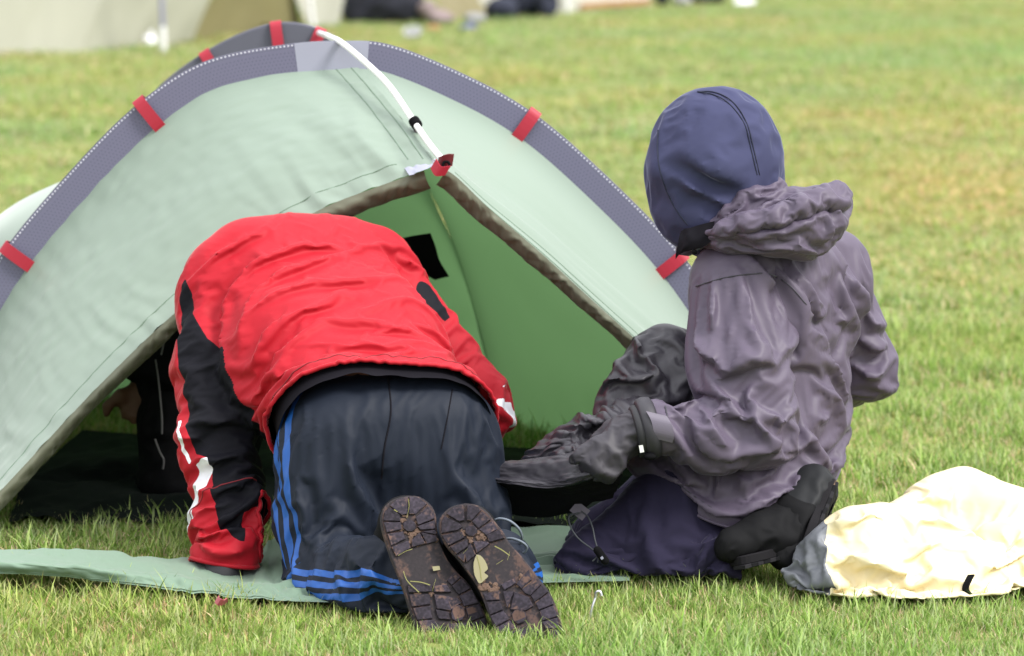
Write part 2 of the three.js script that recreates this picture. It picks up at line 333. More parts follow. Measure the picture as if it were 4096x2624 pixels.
function ribbon(pts, wvec, thick = 0.0015) { // a strap: centre line points and half-width vectors (function of i/n), real thickness
  const n = pts.length - 1, pos = [], idx = [], uv = []; let s = 0;
  const nrm = [];
  for (let i = 0; i <= n; i++) { const t = pts[Math.min(n, i + 1)].clone().sub(pts[Math.max(0, i - 1)]).normalize(), w = wvec(i / n, pts[i]); nrm.push(t.cross(w).normalize()); }
  for (let i = 0; i <= n; i++) {
    if (i) s += pts[i].distanceTo(pts[i - 1]); const w = wvec(i / n, pts[i]), h = nrm[i].clone().multiplyScalar(thick / 2);
    for (const [a, b] of [[-1, -1], [1, -1], [1, 1], [-1, 1]]) { const p = pts[i].clone().addScaledVector(w, a).addScaledVector(h, b); pos.push(p.x, p.y, p.z); uv.push(s, a > 0 ? 1 : 0); }
  }
  for (let i = 0; i < n; i++) for (let q = 0; q < 4; q++) { const a = i * 4 + q, b = i * 4 + (q + 1) % 4; idx.push(a, b, b + 4, a, b + 4, a + 4); }
  idx.push(0, 2, 1, 0, 3, 2); const e = n * 4; idx.push(e, e + 1, e + 2, e, e + 2, e + 3);
  const g = new THREE.BufferGeometry(); g.setAttribute('position', new THREE.Float32BufferAttribute(pos, 3)); g.setAttribute('uv', new THREE.Float32BufferAttribute(uv, 2)); g.setIndex(idx);
  const ng = g.toNonIndexed(); ng.computeVertexNormals(); return ng;
}
const T0 = Date.now(); const lap = (s) => console.log(s, ((Date.now() - T0) / 1000).toFixed(1) + 's');
// ---------- the ground ----------
const groundY = (x, z) => 0.006 * noise(x * 0.9, 0, z * 0.9) - 0.012;
{
  const n = 512, c = new Uint8Array(n * n * 4);
  for (let j = 0; j < n; j++) for (let i = 0; i < n; i++) {
    const u = i / n * Math.PI * 2, v = j / n * Math.PI * 2, X = Math.cos(u) * 4, Y = Math.sin(u) * 4, A = Math.cos(v) * 4, Bq = Math.sin(v) * 4;
    const f = fbm(X + A * 1.3, Y + Bq * 1.1, A - Y, 4), g = noise(i * 0.9, j * 0.9, 3), k = (j * n + i) * 4, s = clamp(0.5 + f * 0.6 + g * 0.18, 0, 1);
    c[k] = mix(84, 124, s); c[k + 1] = mix(98, 128, s); c[k + 2] = mix(36, 64, s); c[k + 3] = 255;
  }
  const t = new THREE.DataTexture(c, n, n, THREE.RGBAFormat); t.colorSpace = THREE.SRGBColorSpace; t.wrapS = t.wrapT = THREE.RepeatWrapping; t.magFilter = THREE.LinearFilter; t.minFilter = THREE.LinearMipmapLinearFilter; t.generateMipmaps = true; t.needsUpdate = true;
  const nx = 240, nz = 300, pos = [], idx = [], uv = [];
  for (let j = 0; j <= nz; j++) for (let i = 0; i <= nx; i++) {
    const v = j / nz, d = v < 0.6 ? mix(2, 14, v / 0.6) : 14 + 186 * Math.pow((v - 0.6) / 0.4, 2), hw = v < 0.6 ? 6 : mix(6, 160, Math.pow((v - 0.6) / 0.4, 2)), x = (i / nx * 2 - 1) * hw;
    pos.push(x, groundY(x, -d), -d); uv.push(x / 1.3, d / 1.3);
  }
  for (let j = 0; j < nz; j++) for (let i = 0; i < nx; i++) { const a = j * (nx + 1) + i; idx.push(a, a + 1, a + nx + 2, a, a + nx + 2, a + nx + 1); }
  const g = new THREE.BufferGeometry(); g.setAttribute('position', new THREE.Float32BufferAttribute(pos, 3)); g.setAttribute('uv', new THREE.Float32BufferAttribute(uv, 2)); g.setIndex(idx); g.computeVertexNormals();
  struct('ground', g, new THREE.MeshStandardMaterial({ map: t, roughness: 1, side: THREE.DoubleSide }));
}

// ---------- cloth and other materials ----------
const fab = (color, o = {}) => new THREE.MeshPhysicalMaterial({ color: color.clone().multiplyScalar(0.79), roughness: 0.6, side: THREE.DoubleSide, ...o });
const M = {
  fly: fab(lin(0.315, 0.405, 0.325), { transmission: 0.25, roughness: 0.97, thickness: 0, specularIntensity: 0.4, clearcoat: 0.9, clearcoatRoughness: 0.42, sheen: 1, sheenColor: lin(0.9, 0.95, 0.92), sheenRoughness: 0.6 }),
  flyLit: fab(lin(0.21, 0.40, 0.17), { transmission: 0.34, roughness: 0.97, thickness: 0, specularIntensity: 0.3 }),  // same fly cloth made greener: daylight through it is put into the colour
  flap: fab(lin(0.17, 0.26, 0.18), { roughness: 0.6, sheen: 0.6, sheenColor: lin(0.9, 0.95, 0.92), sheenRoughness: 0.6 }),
  lav: fab(lin(0.36, 0.37, 0.46), { roughness: 0.55 }),
  red: fab(lin(0.42, 0.012, 0.035), { roughness: 0.55 }),
  darkred: fab(lin(0.16, 0.012, 0.02), { roughness: 0.6 }),
  pole: new THREE.MeshPhysicalMaterial({ color: lin(0.86, 0.86, 0.84), roughness: 0.3, metalness: 0.1, clearcoat: 0.5, clearcoatRoughness: 0.2 }),
  black: fab(lin(0.006, 0.006, 0.007), { roughness: 0.9, specularIntensity: 0.2 }),
  blackcord: fab(lin(0.03, 0.035, 0.04), { roughness: 0.6 }),
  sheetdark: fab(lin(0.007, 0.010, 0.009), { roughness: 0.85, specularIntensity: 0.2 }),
  skin: new THREE.MeshPhysicalMaterial({ color: lin(0.35, 0.17, 0.1), roughness: 0.6 }),
};
{ // grey mesh sleeve with its dots and the white stitches along the outer edge; u in metres, v across 0..1
  const w = 128, h = 128, cv = document.createElement('canvas'); cv.width = w; cv.height = h; const c = cv.getContext('2d');
  c.fillStyle = 'rgb(110,109,132)'; c.fillRect(0, 0, w, h);
  c.fillStyle = 'rgb(90,89,110)';
  for (let r = 0; r < 7; r++) for (let q = 0; q < 4; q++) { c.beginPath(); c.ellipse((q + (r % 2 ? 0.5 : 0)) * 32 + 8, 34 + r * 14, 5, 3.2, 0, 0, 7); c.fill(); }
  c.fillStyle = 'rgb(100,100,118)'; c.fillRect(0, 14, w, 3);
  c.fillStyle = 'rgb(225,225,235)'; for (let q = 0; q < 4; q++) { c.fillRect(q * 32 + 6, 3, 13, 6); }
  const t = new THREE.CanvasTexture(cv); t.colorSpace = THREE.SRGBColorSpace; t.wrapS = t.wrapT = THREE.RepeatWrapping; t.repeat.set(1 / 0.034, 1); t.flipY = true;
  M.sleeve = fab(lin(1, 1, 1), { map: t, roughness: 0.7 });
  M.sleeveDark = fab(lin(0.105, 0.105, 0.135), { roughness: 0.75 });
}

// ---------- the green tent ----------
const DA = 9.0, DR = 10.2;
const archF = new THREE.CatmullRomCurve3([[-352, 1985], [-310, 1700], [-180, 1350], [0, 1031], [256, 716], [562, 409], [818, 247], [1193, 172], [1360, 164], [1530, 172], [1840, 290], [2130, 452], [2454, 733], [2727, 1022], [2930, 1330], [3060, 1650], [3112, 1985]].map(a => at(a[0], a[1], DA)), false, 'centripetal');
const archR = new THREE.CatmullRomCurve3([[170, 1664], [200, 1400], [280, 1080], [390, 780], [500, 540], [640, 355], [850, 200], [1000, 128], [1110, 99], [1200, 102], [1290, 130], [1420, 205], [1560, 330], [1750, 570], [1900, 850], [2000, 1150], [2075, 1450], [2098, 1664]].map(a => at(a[0], a[1], DR)), false, 'centripetal');
const NA = 220, ptsF = archF.getSpacedPoints(NA), ptsR = archR.getSpacedPoints(NA);
let apF = 0, apR = 0; ptsF.forEach((p, i) => { if (p.y > ptsF[apF].y) apF = i; }); ptsR.forEach((p, i) => { if (p.y > ptsR[apR].y) apR = i; });
const tent = thing('dome_tent', 'green dome tent with grey pole sleeves, white ridge pole and open front', 'tent', V(-0.4, 0, -9.2));
const inwardF = (i) => { const p = ptsF[i], t = ptsF[Math.min(NA, i + 1)].clone().sub(ptsF[Math.max(0, i - 1)]).normalize(); return V(t.y, -t.x, 0).normalize(); }; // towards the inside of the arch, in its plane
// front sleeve: flat strip 68 mm wide hanging inward from the pole, facing the front
const SW = 0.070;
function sleeveStrip(pts, i0, i1, w, zoff, mat, name, inward, tilt = 0) {
  const cl = [], hw = []; for (let i = i0; i <= i1; i++) { const n = inward(i); cl.push(pts[i].clone().addScaledVector(n, w / 2).add(V(0, 0, zoff))); hw.push(n.clone().multiplyScalar(-w / 2).add(V(0, 0, tilt))); }
  return part(tent, name, ribbon(cl, (t) => hw[Math.round(t * (i1 - i0))], 0.004), mat);
}
const apexA = Math.round(apF - 9), apexB = Math.round(apF + 10);
let ia = 0, ib = NA; ptsF.forEach((p, i) => { const [x] = toPx(p); if (i < apF && x < 1200) ia = i; if (i > apF && x < 1500) ib = i; });
sleeveStrip(ptsF, 0, ia, SW, 0.006, M.sleeve, 'pole_sleeve', inwardF);
sleeveStrip(ptsF, ib, NA, SW, 0.006, M.sleeve, 'pole_sleeve', inwardF);
sleeveStrip(ptsF, ia, ib, SW, 0.0065, M.lav, 'apex_patch', inwardF);
// pole inside the sleeve and its seam, a rounded outer edge
part(tent, 'arch_pole', tube(ptsF.filter((_, i) => i % 4 === 0).map(p => p.clone().add(V(0, -0.0045, 0))), 0.0052, 10, 200), M.sleeveDark);
const redTab = (pts, inward, px, side, w, zoff, dz = 0) => { // a red loop folded round the sleeve
  let bi = 0, bd = 9e9; pts.forEach((p, i) => { const q = toPx(p); const d = Math.hypot(q[0] - px[0], q[1] - px[1]); if (d < bd) { bd = d; bi = i; } });
  const n = inward(bi), t = V(-n.y, n.x, 0), c = pts[bi], o = c.clone().addScaledVector(n, -0.009), cl = [];
  cl.push(o.clone().addScaledVector(n, 0.01).add(V(0, 0, zoff - 0.03 - dz)), o.clone().add(V(0, 0, zoff - 0.006 - dz)), o.clone().add(V(0, 0, zoff + 0.004 - dz)), o.clone().addScaledVector(n, 0.012).add(V(0, 0, zoff + 0.0115)), o.clone().addScaledVector(n, w + 0.012).add(V(0, 0, zoff + 0.0105)), o.clone().addScaledVector(n, w + 0.016).add(V(0, 0, zoff + 0.002)));
  const curve = new THREE.CatmullRomCurve3(cl, false, 'centripetal').getPoints(30);
  part(tent, 'red_tab', ribbon(curve, () => t.clone().multiplyScalar(0.014), 0.002), M.red);
};
for (const q of [[562, 409], [30, 990], [2130, 452], [2727, 1022]]) redTab(ptsF, inwardF, q, 0, SW, 0.006);
// rear arch: sleeve seen from the front and below its own pole
const inwardR = (i) => { const t = ptsR[Math.min(NA, i + 1)].clone().sub(ptsR[Math.max(0, i - 1)]).normalize(); return V(t.y, -t.x, 0).normalize(); };
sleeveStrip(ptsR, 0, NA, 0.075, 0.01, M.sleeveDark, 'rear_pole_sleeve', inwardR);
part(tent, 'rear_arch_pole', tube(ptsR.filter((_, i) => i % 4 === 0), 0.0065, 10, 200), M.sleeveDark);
for (const q of [[830, 212], [1096, 99], [1275, 124]]) redTab(ptsR, inwardR, q, 0, 0.075, 0.01);
// front part: two panels between the arch and the door edges
const peak = at(1742, 668, 8.62), cornerL = at(-170, 2150, 8.36), cornerR = at(3330, 2060, 8.7);
const innerF = (i) => ptsF[i].clone().addScaledVector(inwardF(i), SW - 0.012).add(V(0, 0, 0.001));
const arcPart = (i0, i1) => (u) => { const x = mix(i0, i1, u), i = Math.floor(x), f = x - i; return innerF(i).lerp(innerF(Math.min(NA, Math.max(0, i + 1))), f); };
const apexInner = innerF(apF);
const ridge = (v) => { const p = apexInner.clone().lerp(peak, v); p.y += 0.012 * Math.sin(v * Math.PI) ; return p; };
const doorL = new THREE.CatmullRomCurve3([peak, at(1500, 752, 8.63), at(1290, 835, 8.63), at(1000, 1010, 8.61), at(690, 1262, 8.57), at(400, 1540, 8.5), at(100, 1860, 8.42), cornerL], false, 'centripetal');
const doorR = new THREE.CatmullRomCurve3([peak, at(1800, 690, 8.62), at(1960, 838, 8.63), at(2160, 1010, 8.64), at(2350, 1185, 8.66), at(2560, 1375, 8.67), at(2900, 1690, 8.69), cornerR], false, 'centripetal');
const foldL = (u, v, x, y, z) => { // wrinkles running from the lower left up to the door edge, stronger near that edge
  let d = 0;
  d += 0.010 * noise(u * 3 + 2, v * 3, 1) * Math.sin(Math.PI * Math.min(1, v)) * Math.sin(Math.PI * Math.min(1, u));
  d += 0.0012 * noise(u * 40, v * 26, 8);
  return d * Math.min(1, 12 * v) ;
};
const gl = coons(arcPart(apF, 0), (u) => doorL.getPointAt(u), ridge, (v) => innerF(0).lerp(cornerL, v), 190, 120, foldL);

const foldR = (u, v) => 0.0035 * noise(v * 16 + u * 2, u * 3, 5) * sstep(0.3, 1, v) + 0.0022 * noise(v * 34 + u * 3, u * 5, 6) * sstep(0.5, 1, v) + 0.010 * noise(u * 3, v * 2.6, 11) * Math.sin(Math.PI * v) * Math.sin(Math.PI * Math.min(1, u));
const gr = coons(arcPart(apF, NA), (u) => doorR.getPointAt(u), ridge, (v) => innerF(NA).lerp(cornerR, v), 170, 90, (u, v) => -foldR(u, v));
part(tent, 'front_panel', geoOf(gr), M.fly);
// hems of the door edges, turned in and rolled: a crumpled band hanging inside the edge
function hem(curve, t0, t1, w, seed, back, mat, name, dn) {
  const n = 150, rows = [[], [], [], []];
  for (let i = 0; i <= n; i++) {
    const t = mix(t0, t1, i / n), p = curve.getPointAt(t), k = w * (1.15 - 0.5 * t) * (0.85 + 0.22 * noise(t * 7, seed) + 0.07 * noise(t * 24, seed + 3)), c = 0.003 * noise(t * 40, seed);
    rows[0].push(p.clone().add(V(0, 0.001, 0.003))); rows[1].push(p.clone().add(V(dn[0] * k * 0.3, dn[1] * k * 0.35, 0.006 + c)));
    rows[2].push(p.clone().add(V(dn[0] * k * 0.8, dn[1] * k * 0.8, back * 0.35 + c * 0.5))); rows[3].push(p.clone().add(V(dn[0] * k, dn[1] * k, back)));
  }
  const m = sheet(rows, 420, 14, (u, v) => (0.003 * (1 - 2 * Math.abs(noise(u * 50 + v * 2.5, v * 1.2, seed))) + 0.002 * noise(u * 110 - v * 4, v * 2, seed + 1)) * sstep(0.05, 0.4, v) * (1 - 0.75 * sstep(0.6, 1, v)) * (1.2 - 0.6 * u));
  return part(tent, name, geoOf(m), mat);
}
hem(doorL, 0.02, 0.99, 0.042, 3, -0.045, M.hem = fab(lin(0.17, 0.18, 0.12), { roughness: 0.95, transmission: 0.15, clearcoat: 0.3, clearcoatRoughness: 0.4 }), 'door_hem', [0.35, -1]);
hem(doorR, 0.02, 0.99, 0.040, 7, -0.045, M.hem, 'door_hem', [-0.55, -0.85]);
// seam along the ridge and along the doors
const seamAt = (fn, n, r, mat) => part(tent, 'seam', tube(Array.from({ length: n + 1 }, (_, i) => fn(i / n)), r, 5, 120), mat);
M.seam = fab(lin(0.16, 0.24, 0.17), { roughness: 0.8 });
const onL = (u, v) => { const i = Math.round(u * 190), j = Math.round(v * 120), k = (j * 191 + i) * 3; return V(gl.pos[k], gl.pos[k + 1], gl.pos[k + 2] ); };
const onR = (u, v) => { const i = Math.round(u * 170), j = Math.round(v * 90), k = (j * 171 + i) * 3; return V(gr.pos[k], gr.pos[k + 1], gr.pos[k + 2]); };
// roof between the arches, bulging on the left, and the rear end
const bodyF = (u) => { const x = u * NA, i = Math.floor(x); return inF[i].clone().lerp(inF[Math.min(NA, i + 1)], x - i).add(V(0, 0, -0.004)); };
const inR = ptsR.map((p, i) => p.clone().addScaledVector(inwardR(i), 0.079)), inF = ptsF.map((p, i) => p.clone().addScaledVector(inwardF(i), SW - 0.004));
const bodyR = (u) => { const x = u * NA, i = Math.floor(x); return inR[i].clone().lerp(inR[Math.min(NA, i + 1)], x - i).add(V(0, 0, 0.004)); };
const bl = coons(bodyF, bodyR, (v) => bodyF(0).lerp(bodyR(0), v), (v) => bodyF(1).lerp(bodyR(1), v), 160, 60, (u, v) => {
  const sag = Math.sin(Math.PI * v); return 0;
});
for (let i = 0; i < bl.pos.length / 3; i++) { // saddle on top, fullness on the left side, small puckers
  const u = bl.uv[i * 2], v = bl.uv[i * 2 + 1], s = Math.sin(Math.PI * v), top = sstep(0.2, 0.42, u) * (1 - sstep(0.6, 0.8, u));
  bl.pos[i * 3 + 1] -= s * 0.05 * top; bl.pos[i * 3] -= s * 0.24 * sstep(0.02, 0.12, u) * (1 - sstep(0.2, 0.36, u)) * (1 - v * 0.4); bl.pos[i * 3 + 1] += s * 0.05 * sstep(0.05, 0.15, u) * (1 - sstep(0.2, 0.34, u));
  bl.pos[i * 3] += 0.003 * noise(u * 30, v * 14, 2) * s;
}
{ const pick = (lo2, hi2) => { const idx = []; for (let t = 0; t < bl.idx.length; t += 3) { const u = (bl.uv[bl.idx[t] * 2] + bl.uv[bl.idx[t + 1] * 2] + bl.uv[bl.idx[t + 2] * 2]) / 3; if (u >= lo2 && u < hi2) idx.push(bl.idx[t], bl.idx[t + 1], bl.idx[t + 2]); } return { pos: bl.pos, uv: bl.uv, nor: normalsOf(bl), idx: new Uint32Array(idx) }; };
  part(tent, 'roof_panel', geoOf(pick(0, 0.62)), M.fly); part(tent, 'side_wall', geoOf(pick(0.62, 1.1)), M.flyLit, 'green side wall with the daylight from outside put into its colour'); }  // right part takes the greener copy, with the through-light in its colour
{ // rear end from the rear arch down to the ground behind it; its lower edge hangs just clear of the grass
  const rear = [[120, 1652, 10.22], [230, 1640, 10.34], [500, 1618, 10.44], [900, 1600, 10.5], [1300, 1588, 10.54], [1700, 1580, 10.54], [1950, 1590, 10.46], [2050, 1622, 10.32], [2098, 1655, 10.21]].map(L3);
  const rc = new THREE.CatmullRomCurve3(rear, false, 'centripetal');
  const m = coons((u) => bodyR(u).add(V(0, 0, -0.0005)), (u) => rc.getPointAt(u), (v) => bodyR(0).lerp(rear[0], v), (v) => bodyR(1).lerp(rear[8], v), 150, 70, (u, v) => 0.03 * Math.sin(Math.PI * v) * Math.sin(Math.PI * u) + 0.003 * noise(u * 22 + v * 6, v * 5, 3));
  part(tent, 'rear_panel', geoOf(m), M.flyLit, 'green rear panel with the glow of daylight painted into its green');
  part(tent, 'rear_hem', tube(rear.map(p => p.clone().add(V(0, 0.002, 0.003))), 0.004, 6, 90), M.black);
  // right side wall: from the front arch foot back to the rear arch foot
}
// ridge pole
const rp = [at(1276, 132, 10.17), at(1296, 139, 9.8), at(1324, 150, 9.1), at(1373, 176, 8.965), at(1464, 252, 8.9), at(1556, 343, 8.82), at(1656, 488, 8.73), at(1720, 580, 8.66), at(1786, 660, 8.6)];
part(tent, 'ridge_pole', tube(rp, 0.0068, 14, 140), M.pole);
{ // clip on the pole with its hook, fly peak patch, red straps
  const c = at(1662, 492, 8.73), dirp = at(1700, 540, 8.69).sub(at(1620, 420, 8.76)).normalize();
  const q = new THREE.Quaternion().setFromUnitVectors(V(0, 1, 0), dirp);
  const clip = new THREE.LatheGeometry([[0.0072, -0.011], [0.0118, -0.010], [0.0125, -0.003], [0.0105, 0.0], [0.0125, 0.003], [0.0118, 0.010], [0.0072, 0.011]].map(a => new THREE.Vector2(a[0], a[1])), 16); clip.applyQuaternion(q); clip.translate(c.x, c.y, c.z);
  const cm = part(tent, 'pole_clip', clip, M.black);
  const hk = [at(1663, 512, 8.74), at(1668, 530, 8.735), at(1674, 545, 8.8100), at(1670, 560, 8.8050), at(1658, 564, 8.8050), at(1648, 555, 8.8100), at(1646, 548, 8.8100)];
  part(cm, 'hook', ribbon(spline(hk, 24), () => V(0.004, 0.002, 0.003), 0.003), M.hook = fab(lin(0.09, 0.07, 0.08), { roughness: 0.4 }));
  const pr = (rows, nu, nv) => geoOf(sheet(rows, nu, nv, (u, v) => 0.0015 * noise(u * 7, v * 7, 3)));
  part(tent, 'peak_patch', pr([[[1580, 628, 8.6900], [1625, 600, 8.7100], [1668, 592, 8.7100]], [[1612, 665, 8.6500], [1660, 640, 8.6650], [1705, 622, 8.6800]], [[1638, 702, 8.5950], [1690, 683, 8.5900], [1738, 664, 8.6050]]], 24, 24), M.lav);
  part(tent, 'peak_patch', pr([[[1668, 592, 8.7090], [1695, 592, 8.7100], [1720, 606, 8.7000]], [[1705, 624, 8.6750], [1730, 626, 8.6650], [1748, 640, 8.6550]], [[1738, 661, 8.6090], [1757, 662, 8.6100], [1770, 664, 8.6100]]], 24, 20), M.lavLight = fab(lin(0.52, 0.5, 0.56), { roughness: 0.5 }));
  part(tent, 'red_strap', ribbon(spline([at(1752, 652, 8.6000), at(1770, 645, 8.5900), at(1790, 640, 8.5900), at(1812, 640, 8.6000)], 12), () => V(0.002, 0.013, 0.004), 0.002), M.darkred);
  part(tent, 'red_strap', ribbon(spline([at(1735, 655, 8.5850), at(1745, 675, 8.5780), at(1755, 685, 8.5750), at(1792, 682, 8.5750)], 14), (t) => V(0.006, 0.010, 0.002), 0.003), M.red);
  part(tent, 'buckle', new THREE.TorusGeometry(0.007, 0.003, 8, 14).translate(...at(1785, 660, 8.5850).toArray()), M.black);
}
{ // black ventilation flap hanging inside
  const m = sheet([[[1560, 965, 9.32], [1640, 945, 9.3], [1722, 932, 9.28]], [[1600, 1010, 9.3], [1680, 1000, 9.29], [1742, 985, 9.28]], [[1660, 1075, 9.3], [1720, 1065, 9.29], [1758, 1040, 9.28]], [[1740, 1120, 9.3], [1770, 1112, 9.29], [1797, 1106, 9.28]]], 24, 24);
  part(tent, 'vent_flap', geoOf(m), M.black);
}
lap('tent');
// ---------- clothing helpers ----------
function rimLoops(m) { // open edges chained into loops of points
  const { e, opp } = edgesOf(m.idx), nx = new Map();
  for (let i = 0; i < e.length / 2; i++) if (opp[i * 2 + 1] < 0) { for (const [a, b] of [[e[i * 2], e[i * 2 + 1]], [e[i * 2 + 1], e[i * 2]]]) { if (!nx.has(a)) nx.set(a, []); nx.get(a).push(b); } }
  const seen = new Set(), loops = [];
  for (const s of nx.keys()) { if (seen.has(s)) continue; const l = []; let c = s; while (c !== undefined && !seen.has(c)) { seen.add(c); l.push(V(m.pos[c * 3], m.pos[c * 3 + 1], m.pos[c * 3 + 2])); c = nx.get(c).find(q => !seen.has(q)); } if (l.length > 12) loops.push(l); }
  return loops;
}
function pieces(m, least = 24) { // the separate pieces of a mesh
  const n = m.pos.length / 3, par = new Int32Array(n).map((_, i) => i), find = (a) => { while (par[a] !== a) { par[a] = par[par[a]]; a = par[a]; } return a; };
  for (let t = 0; t < m.idx.length; t += 3) { const a = find(m.idx[t]); par[find(m.idx[t + 1])] = a; par[find(m.idx[t + 2])] = a; }
  const by = new Map(); for (let t = 0; t < m.idx.length; t += 3) { const r = find(m.idx[t]); if (!by.has(r)) by.set(r, []); by.get(r).push(m.idx[t], m.idx[t + 1], m.idx[t + 2]); }
  const out = []; for (const l of by.values()) { if (l.length < least) continue; const map = new Map(), pos = [], nor = [], idx = []; for (const v of l) { if (!map.has(v)) { map.set(v, pos.length / 3); for (let q = 0; q < 3; q++) { pos.push(m.pos[v * 3 + q]); if (m.nor) nor.push(m.nor[v * 3 + q]); } } idx.push(map.get(v)); } out.push({ pos: new Float32Array(pos), nor: m.nor ? new Float32Array(nor) : undefined, idx: new Uint32Array(idx) }); }
  return out.sort((a, b) => b.idx.length - a.idx.length);
}
// points of a stitched line on the outer face of finished cloth, from a line traced over it
function onCloth(ms, pts, crop, off = 0.0006, n = 40) {
  const [ox, oy, sc] = crop, P = [].concat(ms), out = [];
  const line = new THREE.CatmullRomCurve3(pts.map(a => V(ox + a[0] / sc, oy + a[1] / sc, 0)), false, 'centripetal').getSpacedPoints(n);
  const cand = []; for (const m of P) for (let i = 0; i < m.pos.length; i += 3) { const v = V(m.pos[i], m.pos[i + 1], m.pos[i + 2]), q = toPx(v); cand.push([q[0], q[1], v]); }
  const x0 = Math.min(...line.map(a => a.x)) - 20, x1 = Math.max(...line.map(a => a.x)) + 20, y0 = Math.min(...line.map(a => a.y)) - 20, y1 = Math.max(...line.map(a => a.y)) + 20;
  const near = cand.filter(c => c[0] > x0 && c[0] < x1 && c[1] > y0 && c[1] < y1);
  for (const l of line) { let dmin = 9e9; const hit = []; for (const c of near) { const e = Math.hypot(c[0] - l.x, c[1] - l.y); if (e < 13) { hit.push([e, c[2]]); if (-c[2].z < dmin) dmin = -c[2].z; } } const f = hit.filter(h => -h[1].z < dmin + 0.012); if (!f.length) continue; let d = 0, w = 0; for (const h of f) { const k = 1 / (h[0] + 1.5); d += -h[1].z * k; w += k; } out.push(at(l.x, l.y, d / w - off)); }
  return out;
}
const stitch = (parent, ms, pts, crop, r, mat, name = 'seam', off) => { const q = onCloth(ms, pts, crop, off); if (q.length > 5) part(parent, name, tube(q, r, 6, q.length * 2), mat); };
function rimTube(m, r, step = 3) {
  const gs = []; for (const l of rimLoops(m)) { const q = l.filter((_, i) => i % step === 0); if (q.length < 6) continue; const c = new THREE.CatmullRomCurve3(q, true, 'centripetal'); gs.push(new THREE.TubeGeometry(c, Math.min(700, l.length), r, 6, true)); }
  return gs.length ? mergeGeometries(gs) : null;
}
function garment(F, o) { // field -> crumpled, subdivided cloth
  const { h = 0.014, slack = 1.07, slack2 = 1.02, hi = 0.03, lo = -0.006, iters = 60, iters2 = 25, bend = 0.2, dir = null, pin = null, seed = 1, grav = 0.00006, cut = null, floor = null, jitter = 0.004, sm = 1, levels = 1, gh = 0.008, damp = 0.9, fric = 0 } = o;
  let m = F.mesh(h); smooth(m, 1, 0.5);
  const f0 = F.f(), f = gridField(f0, F.lo.clone().subScalar(0.08), F.hi.clone().addScalar(0.08), gh);
  m.rest = m.pos.slice();
  if (cut) for (const c of [].concat(cut)) { m = split(m, c)[0]; m.nor = undefined; }
  crumple(m, { damp, fric, slack, iters, bend, dir, pin, seed, grav, lo, hi, field: f, floor, jitter });
  for (let l = 0; l < levels; l++) { m = subdivide(m); if (iters2 && l === 0) crumple(m, { slack: slack2, iters: iters2, bend: bend * 1.2, pin, seed: seed + 5 + l, grav, lo, hi: hi * 1.2, field: f, floor, jitter: jitter * 0.25 }); }
  if (sm) smooth(m, sm, 0.4);
  m.nor = normalsOf(m); return m;
}
// creases laid on a form: each is a raised fold with a hollow beside it, following lines on its surface
function creases(F, crop, list, o = {}) {
  const F0 = new Field(); F0.p = F.p.slice(); F0.cuts = F.cuts; const f = F0.f(), [ox, oy, sc] = crop;
  for (const [pts, r = 0.011, hollow = 1, near = 7.5] of list) {
    const js = []; for (const a of pts) { const px = ox + a[0] / sc, py = oy + a[1] / sc; let d = near, ok = false; for (let i = 0; i < 90; i++) { const q = at(px, py, d), v = f(q.x, q.y, q.z); if (v < 0.0006) { ok = true; break; } d += Math.max(0.0006, v * 0.7); if (d > 9.5) break; } if (ok) js.push([at(px, py, d), px, py, d]); }
    if (js.length < 2) continue;
    const fine = []; const c = new THREE.CatmullRomCurve3(js.map(j => j[0]), false, 'centripetal'), n = Math.max(4, js.length * 3);
    for (let i = 0; i <= n; i++) { const q = c.getPoint(i / n), h = 0.003, v0 = f(q.x, q.y, q.z), g = V(f(q.x + h, q.y, q.z) - v0, f(q.x, q.y + h, q.z) - v0, f(q.x, q.y, q.z + h) - v0).normalize(); const tp = Math.sin(Math.PI * clamp(i / n, 0.06, 0.94)) * 0.65 + 0.35; fine.push({ q: q.addScaledVector(g, -v0), g, r: r * tp * (o.s ?? 1) }); }
    const kk = (o.k ?? 0.017);
    for (let i = 0; i < n; i++) { const a = fine[i], b = fine[i + 1]; F.cap(a.q.clone().addScaledVector(a.g, -a.r * 0.2), b.q.clone().addScaledVector(b.g, -b.r * 0.2), a.r, b.r, kk); }
    if (hollow) for (let i = 0; i < n; i++) { const a = fine[i], b = fine[i + 1], t = b.q.clone().sub(a.q).normalize(), sd = t.clone().cross(a.g).normalize().multiplyScalar(hollow); if (sd.y > 0 && hollow > 0) sd.negate(); F.cap(a.q.clone().addScaledVector(a.g, a.r * 0.8).addScaledVector(sd, a.r * 2.0), b.q.clone().addScaledVector(b.g, b.r * 0.8).addScaledVector(sd, b.r * 2.0), a.r * 1.1, b.r * 1.1, kk, -1); }
  }
}
